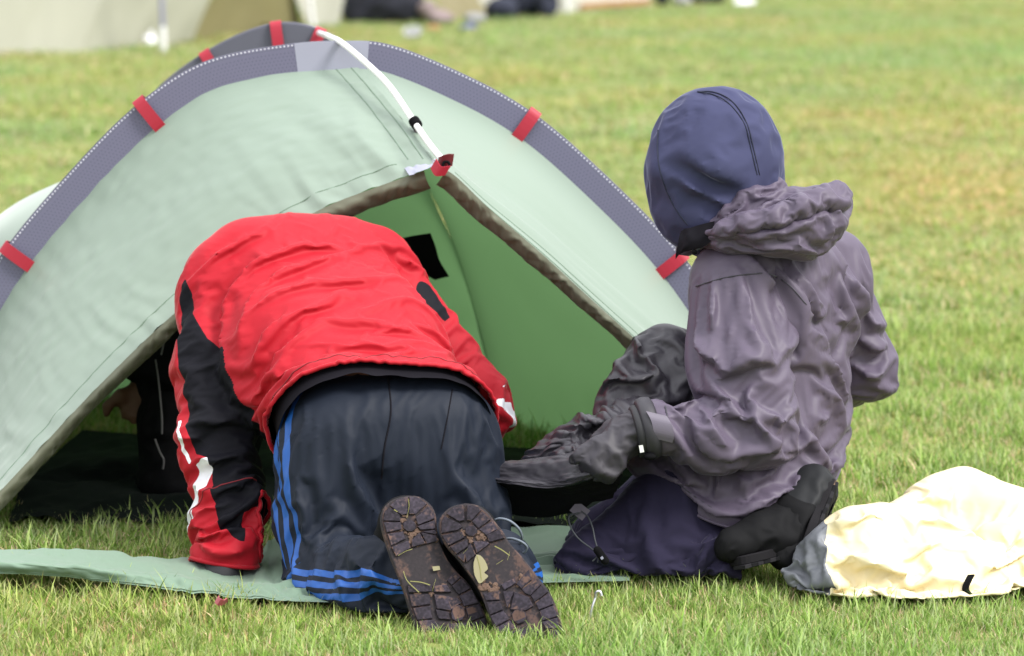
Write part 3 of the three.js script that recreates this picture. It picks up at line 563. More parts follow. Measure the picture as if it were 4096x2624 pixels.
// sharp creases with flat facets between them, on a fine cloth mesh: folded waves along several directions, coming and going over the cloth
function crease(m, o) {
  const { amp = 0.004, lam = 0.08, dirs = [[1, 0, 0]], seed = 1, where = null, warp = 0.7, gain = 0.55, oct = 2, long = 0.3 } = o, n = m.nor || normalsOf(m), R = m.rest || m.pos, P = m.pos;
  const D = dirs.map(d => V(...d).normalize());
  for (let i = 0; i < P.length / 3; i++) {
    const x = R[i * 3], y = R[i * 3 + 1], z = R[i * 3 + 2]; let h = 0, l = lam, a = amp;
    for (let q = 0; q < oct; q++) {
      for (let k = 0; k < D.length; k++) {
        const d = D[k], s = seed * 7.3 + k * 13.1 + q * 3.7, u = x * d.x + y * d.y + z * d.z, f = 0.6 / l, e = f * long, qx = (x - u * d.x) * e, qy = (y - u * d.y) * e, qz = (z - u * d.z) * e, uf = u * f;
        const gate = sstep(0.0, 0.6, noise(qx + uf * d.x + s, qy + uf * d.y, qz + uf * d.z)); if (gate <= 0) continue; // long streaks
        const ph = u / l + warp * noise(qx * 2.2, qy * 2.2 + s, qz * 2.2) + s;
        const t = ph - Math.floor(ph), w = t < 0.35 ? t / 0.35 : (1 - t) / 0.65; // steep on one side
        h += a * gate * (w - 0.4);
      }
      l *= 0.6; a *= gain;
    }
    if (where) h *= where(x, y, z);
    P[i * 3] += n[i * 3] * h; P[i * 3 + 1] += n[i * 3 + 1] * h; P[i * 3 + 2] += n[i * 3 + 2] * h;
  }
  m.nor = normalsOf(m); return m;
}
function planeCut(a, b, c, inside) { // signed distance, negative on the side of "inside"
  const n = b.clone().sub(a).cross(c.clone().sub(a)).normalize(); let d = -n.dot(a); if (n.dot(inside) + d > 0) { n.negate(); d = -d; }
  return (x, y, z) => n.x * x + n.y * y + n.z * z + d;
}
// where a point lies on a limb: t along it and s = -1..1 across, phi around it
function limb(js, side) {
  const segs = []; let L = 0; for (let i = 0; i + 1 < js.length; i++) { const a = js[i], b = js[i + 1], l = a.distanceTo(b); segs.push({ a, d: b.clone().sub(a).divideScalar(l), l, s: L }); L += l; }
  return (x, y, z) => {
    let best = null, bd = 9e9;
    for (const q of segs) { const px = x - q.a.x, py = y - q.a.y, pz = z - q.a.z; let h = px * q.d.x + py * q.d.y + pz * q.d.z; const raw = h; h = clamp(h, 0, q.l); const ex = px - q.d.x * h, ey = py - q.d.y * h, ez = pz - q.d.z * h, D = ex * ex + ey * ey + ez * ez; if (D < bd) { bd = D; best = { q, h: q === segs[0] && raw < 0 ? raw : q === segs[segs.length - 1] && raw > q.l ? raw : h, ex, ey, ez }; } }
    const sd = side.clone().addScaledVector(best.q.d, -side.dot(best.q.d)).normalize(), ft = sd.clone().cross(best.q.d);
    const A = best.ex * sd.x + best.ey * sd.y + best.ez * sd.z, Bq = best.ex * ft.x + best.ey * ft.y + best.ez * ft.z;
    return { t: (best.q.s + best.h) / L, phi: Math.atan2(Bq, A), r: Math.sqrt(bd), s: A };
  };
}
// tension wrinkles of the left front panel, stronger towards the door edge
{
  const vAt = new Map(); gl.rest = gl.pos.slice(); const near = (x, y, z) => { const [px, py] = toPx(V(x, y, z)); return 0.25 + 0.75 * sstep(-700, -120, (px - 1700) * 0.72 + (py - 690) * 0.69 - 0) ; };
  crease(gl, { amp: 0.011, lam: 0.12, dirs: [[0.42, 0.9, 0], [0.62, 0.78, 0]], seed: 31, warp: 0.5, oct: 3, gain: 0.5, where: near });
  part(tent, 'front_panel', geoOf(gl), M.fly);
  seamAt((t) => onL(0.012, mix(0.02, 0.93, t)), 24, 0.0012, M.seam);
  seamAt((t) => onL(0.032, mix(0.02, 0.90, t)), 24, 0.0012, M.seam);
  seamAt((t) => onL(mix(0.05, 0.99, t), 0.905), 60, 0.0012, M.seam);
  seamAt((t) => onR(mix(0.05, 0.99, t), 0.93), 60, 0.0012, M.seam);
  seamAt((t) => onR(mix(0.05, 0.99, t), 0.975), 60, 0.0012, M.seam);
}
const MP = {
  redj: fab(lin(0.46, 0.012, 0.024), { roughness: 0.6, specularIntensity: 0.35, sheen: 0.8, sheenColor: lin(1, 0.45, 0.45), sheenRoughness: 0.45 }),
  blackj: fab(lin(0.009, 0.009, 0.013), { roughness: 0.65, specularIntensity: 0.18 }),
  reflect: fab(lin(0.95, 0.95, 1.0), { roughness: 0.4 }),
  lining: fab(lin(0.012, 0.011, 0.015), { roughness: 0.8, specularIntensity: 0.15 }),
  navy: fab(lin(0.014, 0.019, 0.032), { roughness: 0.6, specularIntensity: 0.32, sheen: 0.22, sheenColor: lin(0.5, 0.55, 0.7), sheenRoughness: 0.4 }),
  blue: fab(lin(0.008, 0.10, 0.42), { roughness: 0.55 }),
  glove: fab(lin(0.02, 0.02, 0.024), { roughness: 0.65 }),
  greyj: fab(lin(0.115, 0.093, 0.135), { roughness: 0.5, specularIntensity: 0.5, sheen: 0.3, sheenColor: lin(0.8, 0.75, 0.9), sheenRoughness: 0.45 }),
  greyseam: fab(lin(0.05, 0.045, 0.06), { roughness: 0.6 }),
  hood: fab(lin(0.058, 0.062, 0.125), { roughness: 0.95, specularIntensity: 0.3, sheen: 0.9, sheenColor: lin(0.55, 0.58, 0.75), sheenRoughness: 0.5 }),
  hoodseam: fab(lin(0.022, 0.026, 0.05), { roughness: 1 }),
  ntrous: fab(lin(0.024, 0.021, 0.045), { roughness: 0.95, specularIntensity: 0.3, sheen: 0.6, sheenColor: lin(0.5, 0.5, 0.65), sheenRoughness: 0.5 }),
  boot: fab(lin(0.010, 0.010, 0.011), { roughness: 0.75, specularIntensity: 0.2 }),
  bootPanel: fab(lin(0.016, 0.017, 0.019), { roughness: 0.6, specularIntensity: 0.4 }),
  rubber: fab(lin(0.022, 0.021, 0.024), { roughness: 0.75, specularIntensity: 0.3 }),
  rubberWorn: fab(lin(0.062, 0.056, 0.062), { roughness: 0.7 }),
  rubberDark: fab(lin(0.012, 0.011, 0.013), { roughness: 0.8, specularIntensity: 0.3 }),
  mud: fab(lin(0.14, 0.085, 0.06), { roughness: 0.95 }),
  leaf: fab(lin(0.30, 0.27, 0.15), { roughness: 0.8 }),
  straw: fab(lin(0.26, 0.25, 0.08), { roughness: 0.8 }),
};
// ---------- person in red, on the knees, reaching into the tent ----------
const red = thing('person', 'kneeling person in red and black jacket, bent forward into the green tent', 'person', at(1500, 2400, 7.9).setY(0));
{
  const Hc = at(1540, 1700, 8.0), Sc = at(1185, 1065, 8.42), lat = V(0.905, 0, -0.426), J = (c, k) => c.clone().addScaledVector(lat, k);
  const shL = at(878, 1100, 8.34), elL = at(862, 1660, 8.16), wrL = at(902, 2235, 8.0), shR = at(1500, 1045, 8.5), elR = at(1905, 1575, 8.42), wrR = at(1800, 1800, 8.78);
  // body under the clothes, one surface: torso, arms, head, hands, thighs
  const Bd = new Field(0.04);
  Bd.chain([[Hc, 0.09], [Hc.clone().lerp(Sc, 0.5), 0.09], [Sc, 0.075]]).chain([[J(Sc, -0.1), 0.05], [shL, 0.04], [elL, 0.03], [wrL, 0.024]]).chain([[J(Sc, 0.1), 0.05], [shR, 0.04], [elR, 0.03], [wrR, 0.026]]);
  const hd = Sc.clone().add(V(-0.10, -0.12, -0.16)); Bd.cap(Sc, hd, 0.05, 0.05).ell(hd, 0.078, 0.1, 0.095);
  Bd.cap(hd.clone().add(V(-0.02, -0.06, -0.07)), hd.clone().add(V(-0.025, -0.08, -0.1)), 0.014, 0.012, 0.015); // nose
  Bd.cap(wrR, wrR.clone().add(V(-0.02, -0.07, -0.04)), 0.03, 0.025);
  part(red, 'body', geoOf(Bd.mesh(0.012)), M.skin);
  // jacket
  const F = new Field(0.05);
  F.chain([[J(Hc, -0.085), 0.135], [J(Hc.clone().lerp(Sc, 0.5), -0.10), 0.128], [J(Sc, -0.10), 0.110]]);
  F.chain([[J(Hc, 0.075), 0.135], [J(Hc.clone().lerp(Sc, 0.5), 0.085), 0.130], [J(Sc, 0.10), 0.105]]);
  F.cap(Hc, Sc, 0.15, 0.122); F.cap(J(Sc, -0.1), J(Sc, 0.1), 0.11, 0.105);
  const tail = Hc.clone().add(V(0.12, -0.10, 0.24)); // skirt of the jacket, continued past the hem and cut off there
  F.cap(J(Hc, -0.085), J(tail, -0.09), 0.135, 0.14); F.cap(J(Hc, 0.075), J(tail, 0.08), 0.135, 0.14);
  F.chain([[J(Sc, -0.10), 0.10], [shL, 0.082], [at(855, 1400, 8.24), 0.078], [elL, 0.074], [at(905, 1830, 8.12), 0.066], [at(915, 2020, 8.07), 0.075], [at(905, 2185, 8.02), 0.066], [wrL, 0.054], [at(902, 2300, 7.99), 0.050]], 0.03);
  F.chain([[J(Sc, 0.10), 0.10], [shR, 0.085], [elR, 0.075], [wrR, 0.055]], 0.03);
  F.cap(shL.clone().lerp(elL, 0.3), shL.clone().lerp(elL, 0.3), 0.01);
  const surf = (Fq, px, py, d0 = 7.4) => { const f = Fq.f(); let d = d0; for (let i = 0; i < 90; i++) { const q = at(px, py, d), v = f(q.x, q.y, q.z); if (v < 0.0006) break; d += Math.max(0.0006, v * 0.7); } return at(px, py, d); };
  const hemCut = planeCut(at(1090, 1872, 8.02), surf(F, 1600, 1445), at(1968, 1705, 8.06), Sc); console.log('hemtop', surf(F, 1600, 1445).z);
  creases(F, [600, 750, 1.339], [[[[400, 470], [600, 320], [870, 245], [1020, 280]], 0.012], [[[470, 520], [700, 405], [960, 320]], 0.012], [[[560, 600], [700, 505], [1000, 450], [1180, 470]], 0.010], [[[640, 650], [830, 595], [1100, 550]], 0.009], [[[410, 800], [400, 620], [440, 470], [520, 350]], 0.012, -1], [[[470, 780], [510, 600], [580, 480], [660, 420]], 0.012, -1], [[[540, 850], [610, 700], [720, 600]], 0.011, -1], [[[600, 920], [700, 800], [800, 720]], 0.010, -1], [[[510, 1070], [600, 950], [660, 860]], 0.010, -1], [[[620, 1250], [700, 1100], [820, 990]], 0.010, -1], [[[1180, 330], [1330, 430], [1480, 560], [1600, 700]], 0.009], [[[1340, 280], [1420, 390], [1540, 470]], 0.010], [[[1420, 640], [1560, 740], [1700, 860]], 0.008], [[[1000, 700], [1250, 690], [1450, 740]], 0.008], [[[900, 820], [1200, 800], [1500, 850]], 0.007], [[[330, 330], [420, 260], [600, 200]], 0.010]]);
  creases(F, [600, 1500, 1.7117], [[[[190, 260], [260, 310], [350, 300]], 0.008], [[[200, 420], [300, 500], [400, 510], [520, 560]], 0.012], [[[330, 430], [450, 480], [600, 440]], 0.010], [[[280, 640], [380, 700], [460, 690]], 0.008], [[[270, 900], [380, 930], [500, 910], [640, 960]], 0.010], [[[310, 1010], [420, 1080], [540, 1070]], 0.011], [[[480, 700], [580, 690], [680, 740]], 0.009], [[[330, 1170], [440, 1240], [560, 1240], [700, 1200]], 0.010], [[[350, 180], [450, 210], [560, 190]], 0.009], [[[250, 800], [340, 840], [450, 820]], 0.008]]);
  const hemC = (x, y, z) => { const v = hemCut(x, y, z); const d = Math.hypot(x - tail.x, y - tail.y, z - tail.z); return Math.hypot(x - wrL.x, y - wrL.y, z - wrL.z) < 0.5 && x < at(1040, 1900, 8.05).x ? -1 : v + 0.006 * noise(x * 14, y * 14, z * 14); };
  const cuffCut = planeCut(at(780, 2240, 7.96), at(1000, 2272, 7.96), at(900, 2235, 8.05), shL);
  const cuffC = (x, y, z) => (x < at(1060, 2300, 8).x && y < 0.16) ? cuffCut(x, y, z) : -1;
  const armL = limb([shL, elL, wrL], V(1, 0, 0.25));
  const torsoAx = Sc.clone().sub(Hc).normalize();
  const jm = garment(F, { h: 0.0095, cut: [hemC, cuffC], pin: (x, y, z) => { const a = armL(x, y, z); return Math.max(x < at(1060, 2300, 8).x ? sstep(0.93, 1.0, a.t) : 0, 0.85 * sstep(-0.05, -0.012, hemCut(x, y, z)) * (x > at(1040, 1900, 8.05).x ? 1 : 0)); }, seed: 3, slack: (x, y, z) => { const a = armL(x, y, z); return a.r < 0.12 && y < 0.5 && x < at(1080, 1800, 8).x ? 1.15 : 1.11; }, hi: 0.024, lo: -0.018, iters: 170, iters2: 0, bend: 0.04, grav: 0.00004, damp: 0.85, fric: 0.9, jitter: 0.004,
    dir: (x, y, z) => { const a = armL(x, y, z); if (a.t > 0.1 && x < at(1080, 1800, 8).x) { const d = wrL.clone().sub(shL).normalize(); return [d.x, d.y, d.z, 0.3]; } // rings round the sleeve
      const w = torsoAx.clone().multiplyScalar(0.8).addScaledVector(lat, -0.35).normalize(); return [w.x, w.y, w.z, 0.35]; } });
  const onArm = (x, y, z) => x < at(1060, 1800, 8).x && armL(x, y, z).r < 0.13 ? sstep(0.05, 0.25, armL(x, y, z).t) * (1 - sstep(0.93, 1, armL(x, y, z).t)) : 0;
  const ta = torsoAx.clone().addScaledVector(lat, -0.45), tb2 = torsoAx.clone().addScaledVector(lat, 0.5);
  // panels: black along the inner side of the left sleeve, under the arm and at the hem corner
  const table = (T) => (t) => { if (t <= T[0][0]) return T[0][1]; for (let i = 0; i + 1 < T.length; i++) if (t <= T[i + 1][0]) return mix(T[i][1], T[i + 1][1], (t - T[i][0]) / (T[i + 1][0] - T[i][0])); return T[T.length - 1][1]; };
  const bnd = table([[0, -0.05], [0.06, -0.062], [0.2, -0.062], [0.35, -0.05], [0.5, -0.034], [0.6, -0.02], [0.63, 0.004], [0.75, 0.002], [0.88, 0.01], [0.96, 0.03], [1.0, 0.05]]);
  const rgt = table([[0, -0.05], [0.03, -0.04], [0.14, -0.03], [0.24, 0.005], [0.3, 0.05], [0.36, 0.2], [0.8, 0.2], [0.86, 0.06], [1, 0.05]]);
  const xSplit = at(1000, 1700, 8.1).x;
  const gBlack = (x, y, z) => { // >0 black
    const a = armL(x, y, z); let g = -0.05;
    if (a.t > -0.02 && a.r < 0.14) g = Math.max(g, Math.min(a.s - bnd(a.t), rgt(a.t) - a.s, (a.t - 0.0) * 0.5, (0.985 - a.t) * 0.4, 0.14 - a.r));
    const p1 = at(985, 1770, 8.06), e1 = 0.045 - Math.hypot((x - p1.x) * 1.0, (y - p1.y) * 1.5, (z - p1.z) * 0.6); g = Math.max(g, e1);
    const p2 = at(1075, 1860, 8.03), e2 = 0.028 - Math.hypot(x - p2.x, (y - p2.y) * 0.8, (z - p2.z) * 0.5); g = Math.max(g, e2);
    const p3 = at(1738, 1085, 8.42), q3 = V(x - p3.x, y - p3.y, z - p3.z), al = V(0.42, -0.9, 0), ta = q3.dot(al), tb = q3.clone().addScaledVector(al, -ta).length(); g = Math.max(g, 0.016 * (1 - Math.abs(ta) / 0.07) - Math.max(0, tb - 0.012) * 0.6);
    return g;
  };
  const [jr, jb] = split(jm, gBlack);
  const gWhite = (x, y, z) => { const a = armL(x, y, z); if (x > xSplit + 0.03) { const R = limbR(x, y, z); return Math.min((0.24 - Math.abs(R.phi)) * 0.07, (R.t - 0.46) * 0.4, (0.70 - R.t) * 0.4, 0.02); }
    const w1 = Math.min(0.0035 - Math.abs(a.s + 0.052 - (a.t - 0.5) * 0.14), (a.t - 0.49) * 0.4, (0.615 - a.t) * 0.4);
    const c = mix(-0.005, -0.070, sstep(0.63, 0.80, a.t)), w2 = Math.min(0.017 - Math.abs(a.s - c) * 0.8, (a.t - 0.628) * 0.35, (0.83 - a.t) * 0.35); return Math.max(w1, w2); };
  const limbR = limb([shR, elR, wrR], V(0.92, 0.1, 0.38));
  const [jr2, jw] = split(jr, gWhite);
  const jacket = part(red, 'jacket', geoOf(jr2), MP.redj, 'red padded jacket shell');
  for (const q of pieces(jb)) part(jacket, 'black_panel', geoOf(q), MP.blackj);
  for (const q of pieces(jw)) part(jacket, 'reflective_stripe', geoOf(q), MP.reflect);
  const rim = rimTube(jm, 0.0045, 5); if (rim) part(jacket, 'hem_edge', rim, MP.redj);
  // stitched channel just above the hem
  { const [A2] = split(jm, (x, y, z) => hemCut(x, y, z) + 0.024); for (const l of rimLoops(A2)) { let s = 0, k = 0; for (const q of l) { s += Math.abs(hemCut(q.x, q.y, q.z) + 0.024); k++; } if (s / k < 0.03 && l.length > 80) part(jacket, 'hem_stitching', new THREE.TubeGeometry(new THREE.CatmullRomCurve3(l.filter((_, i) => i % 3 === 0), true, 'centripetal'), 500, 0.0016, 5, true), MP.redSeam = fab(lin(0.22, 0.008, 0.014), { roughness: 0.8 })); } }
  // dark lining showing past the hem
  const Fl = new Field(0.05); Fl.p = F.p.slice(0, 8).map(q => ({ ...q, ra: q.ra - 0.016, rb: q.rb - 0.016 })); Fl.lo = F.lo.clone(); Fl.hi = F.hi.clone();
  let lm = Fl.mesh(0.014); smooth(lm, 1); lm = split(lm, (x, y, z) => hemCut(x, y, z) - 0.026 + 0.01 * noise(x * 30, y * 30, z * 30))[0]; lm = split(lm, (x, y, z) => -hemCut(x, y, z) - 0.035)[0];
  part(jacket, 'lining', geoOf(lm), MP.lining);
  lap('red jacket');

  // trousers
  const hipL = at(1345, 1745, 7.98), hipR = at(1745, 1705, 8.03), knL = at(1318, 2262, 7.88), knR = at(1835, 2240, 8.02), anL = at(1545, 2272, 7.68), anR = at(2000, 2235, 7.76);
  const T = new Field(0.05);
  T.cap(hipL, hipR, 0.116, 0.112).cap(Hc.clone().add(V(-0.05, 0.0, -0.1)), Hc, 0.108, 0.112);
  T.chain([[hipL, 0.116], [at(1335, 2000, 7.95), 0.102], [knL, 0.082]], 0.05); T.chain([[hipR, 0.113], [at(1810, 2000, 8.0), 0.098], [knR, 0.08]], 0.05);
  T.chain([[knL, 0.08], [at(1420, 2285, 7.79), 0.078], [anL, 0.082], [at(1640, 2250, 7.63), 0.07]], 0.035); T.chain([[knR, 0.08], [at(1930, 2230, 7.88), 0.07], [anR, 0.066], [at(2030, 2225, 7.70), 0.05]], 0.035);
  T.cap(at(1535, 1850, 7.84), at(1540, 2150, 7.86), 0.030, 0.035, 0.05, -1);
  creases(T, [1000, 1800, 1.6027], [[[[1290, 0], [1400, 130], [1500, 290], [1560, 400]], 0.015, -1], [[[640, -80], [690, 90], [760, 200], [830, 300]], 0.014, -1], [[[330, 60], [350, 250], [380, 450]], 0.012, -1], [[[450, 560], [600, 505], [780, 505]], 0.016, -1], [[[690, 620], [760, 720], [800, 860]], 0.013, -1], [[[560, 640], [600, 780], [640, 900]], 0.013, -1], [[[840, 560], [800, 660], [830, 780]], 0.012, -1]]);
  const tcut = [planeCut(at(1640, 2000, 7.66), at(1680, 2400, 7.60), at(1600, 2200, 7.56), knL), planeCut(at(2060, 2000, 7.74), at(2120, 2300, 7.70), at(2000, 2200, 7.66), knR)];
  const ankL = (x, y, z) => Math.hypot(x - anL.x, y - anL.y, z - anL.z) < 0.3 && x < at(1800, 2200, 7.7).x ? tcut[0](x, y, z) : -1;
  const legL = limb([hipL, knL, anL], lat.clone().negate()), legR = limb([hipR, knR, anR], lat.clone());
  const tm = garment(T, { h: 0.0098, cut: [ankL], seed: 11, slack: (x, y, z) => y < 0.16 ? 1.13 : 1.09, hi: 0.022, lo: -0.016, iters: 170, iters2: 0, bend: 0.05, grav: 0.00004, damp: 0.85, fric: 0.9, floor: 0.004,
    dir: (x, y, z) => y < 0.15 ? [0.6, 0.1, 0.79, 0.3] : [0.95, 0.1, 0.3, 0.25] });
  const stripe = (x, y, z) => { let g = -1; for (const lg of [legL, legR]) { const a = lg(x, y, z); if (a.r > 0.17) continue; for (const k of [-1, 0, 1]) { const e = Math.abs(Math.atan2(Math.sin(a.phi - k * 0.27 - (lg === legL ? 0.05 : 0.1)), Math.cos(a.phi - k * 0.27 - (lg === legL ? 0.05 : 0.1)))); g = Math.max(g, (0.075 - e) * 0.08); } } return g; };
  const [tn, tb] = split(tm, stripe);
  const tr = part(red, 'trousers', geoOf(tn), MP.navy, 'dark navy tracksuit trousers');
  for (const q of pieces(tb)) part(tr, 'side_stripe', geoOf(q), MP.blue);
  stitch(tr, [tm], [[1275, 1010], [1290, 1200], [1255, 1400], [1240, 1560]], [600, 750, 1.339], 0.0016, MP.lining, 'centre_seam');
  stitch(tr, [tm], [[1620, 1080], [1590, 1250], [1560, 1400]], [600, 750, 1.339], 0.0013, MP.lining, 'pocket_seam');
  // hand in a black glove, palm on the ground sheet
  const G = new Field(0.012); const gw = at(905, 2262, 8.0), gp = at(890, 2304, 7.97);
  G.cap(gw.clone().add(V(0,0.03,0)), gp, 0.040, 0.036); for (const [i, dx] of [[0, -0.055], [1, -0.025], [2, 0.008], [3, 0.04]]) { const b = gp.clone().add(V(dx * 0.6, -0.008, -0.02)); G.chain([[b, 0.014], [b.clone().add(V(dx * 0.5 - 0.02, -0.006, -0.035)), 0.012], [b.clone().add(V(dx * 0.7 - 0.045, -0.018, -0.055)), 0.010]], 0.008); }
  G.chain([[gp.clone().add(V(-0.025, -0.004, 0)), 0.015], [gp.clone().add(V(-0.06, -0.012, 0.006)), 0.012], [gp.clone().add(V(-0.085, -0.018, 0.004)), 0.009]], 0.008); G.cap(gp.clone().add(V(0.02, -0.01, 0.0)), gp.clone().add(V(0.055, -0.022, 0.01)), 0.02, 0.014);
  part(red, 'glove', geoOf(smooth(G.mesh(0.004), 1)), MP.glove);

  // boots: sole traced as a slab facing back, separate tread blocks
  // sole outlines and blocks in photo pixels on the plane of each sole
  const crop = (a) => [1480 + a[0] / 2.2513, 1940 + a[1] / 2.2513];
  const boots = [
    { o: [[345, 103], [440, 110], [530, 170], [578, 250], [590, 350], [600, 450], [625, 540], [700, 690], [790, 800], [880, 890], [960, 1020], [1020, 1140], [1055, 1260], [1060, 1390], [1000, 1440], [860, 1450], [640, 1440], [500, 1390], [440, 1290], [380, 1130], [330, 960], [270, 800], [210, 650], [160, 500], [125, 380], [115, 270], [150, 190], [230, 130]],
      d: [7.60, 7.50], off: 0.02,
      lugs: [[[180, 185], [250, 128], [342, 106], [338, 262], [285, 270]], [[358, 106], [440, 113], [512, 168], [405, 262], [352, 262]], [[525, 190], [575, 262], [580, 300], [430, 358], [410, 300]], [[122, 318], [130, 250], [175, 195], [270, 270], [275, 322]], [[124, 335], [280, 340], [285, 395], [150, 425]], [[585, 320], [590, 390], [450, 398], [428, 375]], [[592, 405], [600, 440], [470, 420]], [[155, 440], [300, 420], [320, 480], [190, 545]], [[460, 425], [600, 460], [608, 500], [510, 525]], [[195, 560], [355, 500], [365, 560], [235, 640]], [[375, 500], [445, 430], [500, 525], [380, 556]],
        [[300, 345], [330, 320], [375, 318], [408, 345], [408, 395], [375, 418], [330, 412], [303, 385]],
        [[335, 905], [560, 895], [560, 955], [345, 965]], [[350, 985], [545, 985], [545, 1070], [375, 1095]], [[385, 1110], [545, 1090], [560, 1200], [425, 1215]], [[435, 1225], [570, 1215], [640, 1290], [470, 1330]], [[475, 1345], [640, 1300], [680, 1420], [520, 1390]], [[575, 910], [690, 900], [730, 960], [580, 960]], [[740, 910], [830, 840], [905, 930], [800, 985]], [[700, 860], [760, 790], [815, 830], [735, 895]], [[810, 1000], [920, 945], [975, 1060], [850, 1090]], [[570, 980], [790, 1020], [830, 1060], [720, 1130], [600, 1110]], [[590, 1120], [710, 1145], [720, 1210], [620, 1200]], [[860, 1105], [985, 1075], [1030, 1180], [900, 1230]], [[905, 1245], [1040, 1195], [1055, 1330], [910, 1300]], [[730, 1160], [750, 1095], [800, 1080], [850, 1110], [858, 1170], [830, 1215], [780, 1230], [740, 1205]], [[700, 1250], [880, 1240], [890, 1400], [720, 1410]]] },
    { o: [[855, 168], [960, 185], [1050, 250], [1110, 330], [1190, 430], [1240, 520], [1330, 620], [1430, 740], [1520, 860], [1600, 960], [1660, 1090], [1700, 1230], [1705, 1340], [1660, 1430], [1560, 1460], [1400, 1470], [1250, 1450], [1160, 1370], [1110, 1230], [1060, 1110], [1020, 1000], [960, 870], [880, 760], [790, 640], [700, 540], [640, 440], [625, 340], [660, 260], [740, 195]],
      d: [7.58, 7.44], off: 0.02,
      lugs: [[[690, 260], [760, 200], [838, 180], [848, 318], [805, 328]], [[875, 178], [960, 195], [995, 225], [905, 322], [872, 318]], [[920, 330], [1010, 240], [1080, 310], [975, 385]], [[640, 330], [665, 278], [800, 345], [830, 375], [800, 400], [640, 432]], [[985, 400], [1100, 325], [1150, 395], [1010, 420], [1045, 448]], [[645, 455], [830, 425], [850, 470], [700, 545]], [[1050, 455], [1165, 400], [1210, 475], [1070, 510]], [[720, 560], [880, 490], [880, 550], [775, 620]], [[930, 510], [1060, 515], [1075, 525], [960, 610]], [[850, 610], [905, 520], [950, 625], [870, 695]], [[790, 640], [860, 600], [845, 690]],
        [[858, 385], [890, 365], [930, 365], [962, 395], [962, 430], [930, 460], [890, 458], [862, 430]],
        [[1020, 980], [1160, 950], [1170, 1030], [1045, 1035]], [[1050, 1055], [1165, 1045], [1195, 1120], [1080, 1165]], [[1085, 1180], [1200, 1130], [1255, 1205], [1130, 1270]], [[1140, 1285], [1255, 1220], [1300, 1270], [1320, 1290], [1165, 1330]], [[1170, 1350], [1330, 1300], [1500, 1290], [1540, 1350], [1200, 1430]], [[1320, 890], [1430, 760], [1450, 850], [1360, 930]], [[1370, 940], [1510, 840], [1540, 890], [1440, 990], [1390, 970]], [[1450, 1000], [1550, 900], [1600, 960], [1480, 1050]], [[1490, 1065], [1610, 970], [1650, 1070], [1520, 1120]], [[1530, 1135], [1655, 1085], [1685, 1180], [1550, 1220]], [[1550, 1235], [1690, 1195], [1700, 1290], [1580, 1290]], [[1590, 1310], [1700, 1300], [1690, 1380], [1620, 1440]], [[1200, 960], [1290, 960], [1235, 1110]], [[1300, 960], [1430, 1010], [1470, 1090], [1400, 1130], [1260, 1120]], [[1275, 1165], [1300, 1125], [1350, 1110], [1395, 1140], [1408, 1190], [1380, 1235], [1330, 1250], [1285, 1220]], [[1300, 840], [1310, 880], [1210, 940], [1180, 900]]] }];
  const solTex = (() => { const n = 512, c = new Uint8Array(n * n * 4); for (let j = 0; j < n; j++) for (let i = 0; i < n; i++) { const f = fbm(i * 0.011, j * 0.011, 5, 4), g = fbm(i * 0.11, j * 0.11, 2, 3), s = 0.6 * sstep(0.0, 0.35, f + g * 0.25), k = (j * n + i) * 4; c[k] = mix(44, 112, s) + 10 * g; c[k + 1] = mix(38, 82, s) + 9 * g; c[k + 2] = mix(42, 70, s) + 8 * g; c[k + 3] = 255; } const t = new THREE.DataTexture(c, n, n, THREE.RGBAFormat); t.colorSpace = THREE.SRGBColorSpace; t.wrapS = t.wrapT = THREE.RepeatWrapping; t.magFilter = THREE.LinearFilter; t.repeat.set(5, 5); t.needsUpdate = true; return t; })();
  const soleMat = fab(lin(1, 1, 1), { map: solTex, roughness: 0.9 });
  const blockTex = (() => { const n = 512, c = new Uint8Array(n * n * 4); for (let j = 0; j < n; j++) for (let i = 0; i < n; i++) { const f = fbm(i * 0.016, j * 0.016, 9, 4), g = fbm(i * 0.14, j * 0.14, 4, 3), s = 0.8 * sstep(0.1, 0.45, f + g * 0.35), w = 1 + 0.5 * g, k = (j * n + i) * 4; c[k] = clamp(mix(60 * w, 128, s), 0, 255); c[k + 1] = clamp(mix(54 * w, 98, s), 0, 255); c[k + 2] = clamp(mix(64 * w, 84, s), 0, 255); c[k + 3] = 255; } const t = new THREE.DataTexture(c, n, n, THREE.RGBAFormat); t.colorSpace = THREE.SRGBColorSpace; t.wrapS = t.wrapT = THREE.RepeatWrapping; t.magFilter = THREE.LinearFilter; t.repeat.set(4, 4); t.needsUpdate = true; return t; })();
  const blockMats = [0.75, 1, 0.6, 0.88].map(k => fab(lin(k, k, k), { map: blockTex, roughness: 0.75, specularIntensity: 0.4 }));
  boots.forEach((b, bi) => {
    const o = b.o.map(crop), top = o.reduce((m, p) => p[1] < m[1] ? p : m), bot = o.reduce((m, p) => p[1] > m[1] ? p : m);
    // sole plane through heel, toe, and level across
    const A = at(top[0], top[1], b.d[0]), Bp = at(bot[0], bot[1], b.d[1]), ax = V(0.96, 0, -0.12 + 0.24 * bi).normalize(), dn = Bp.clone().sub(A).normalize(), nrm = ax.clone().cross(dn).normalize(); if (nrm.z < 0) nrm.negate();
    const right = dn.clone().cross(nrm).normalize(); if (right.x < 0) right.negate(); const up = dn.clone().negate();
    const onPlane = (px) => { const q = at(px[0], px[1], 5), o0 = V(0, CAMH, 0), r = q.sub(o0), t = A.clone().sub(o0).dot(nrm) / r.dot(nrm), P = o0.clone().addScaledVector(r, t).sub(A); return new THREE.Vector2(P.dot(right), P.dot(up)); };
    const mat4 = new THREE.Matrix4().makeBasis(right, up, nrm).setPosition(A);
    const shapeOf = (pts) => { const s = new THREE.Shape(); s.setFromPoints(pts); return s; };
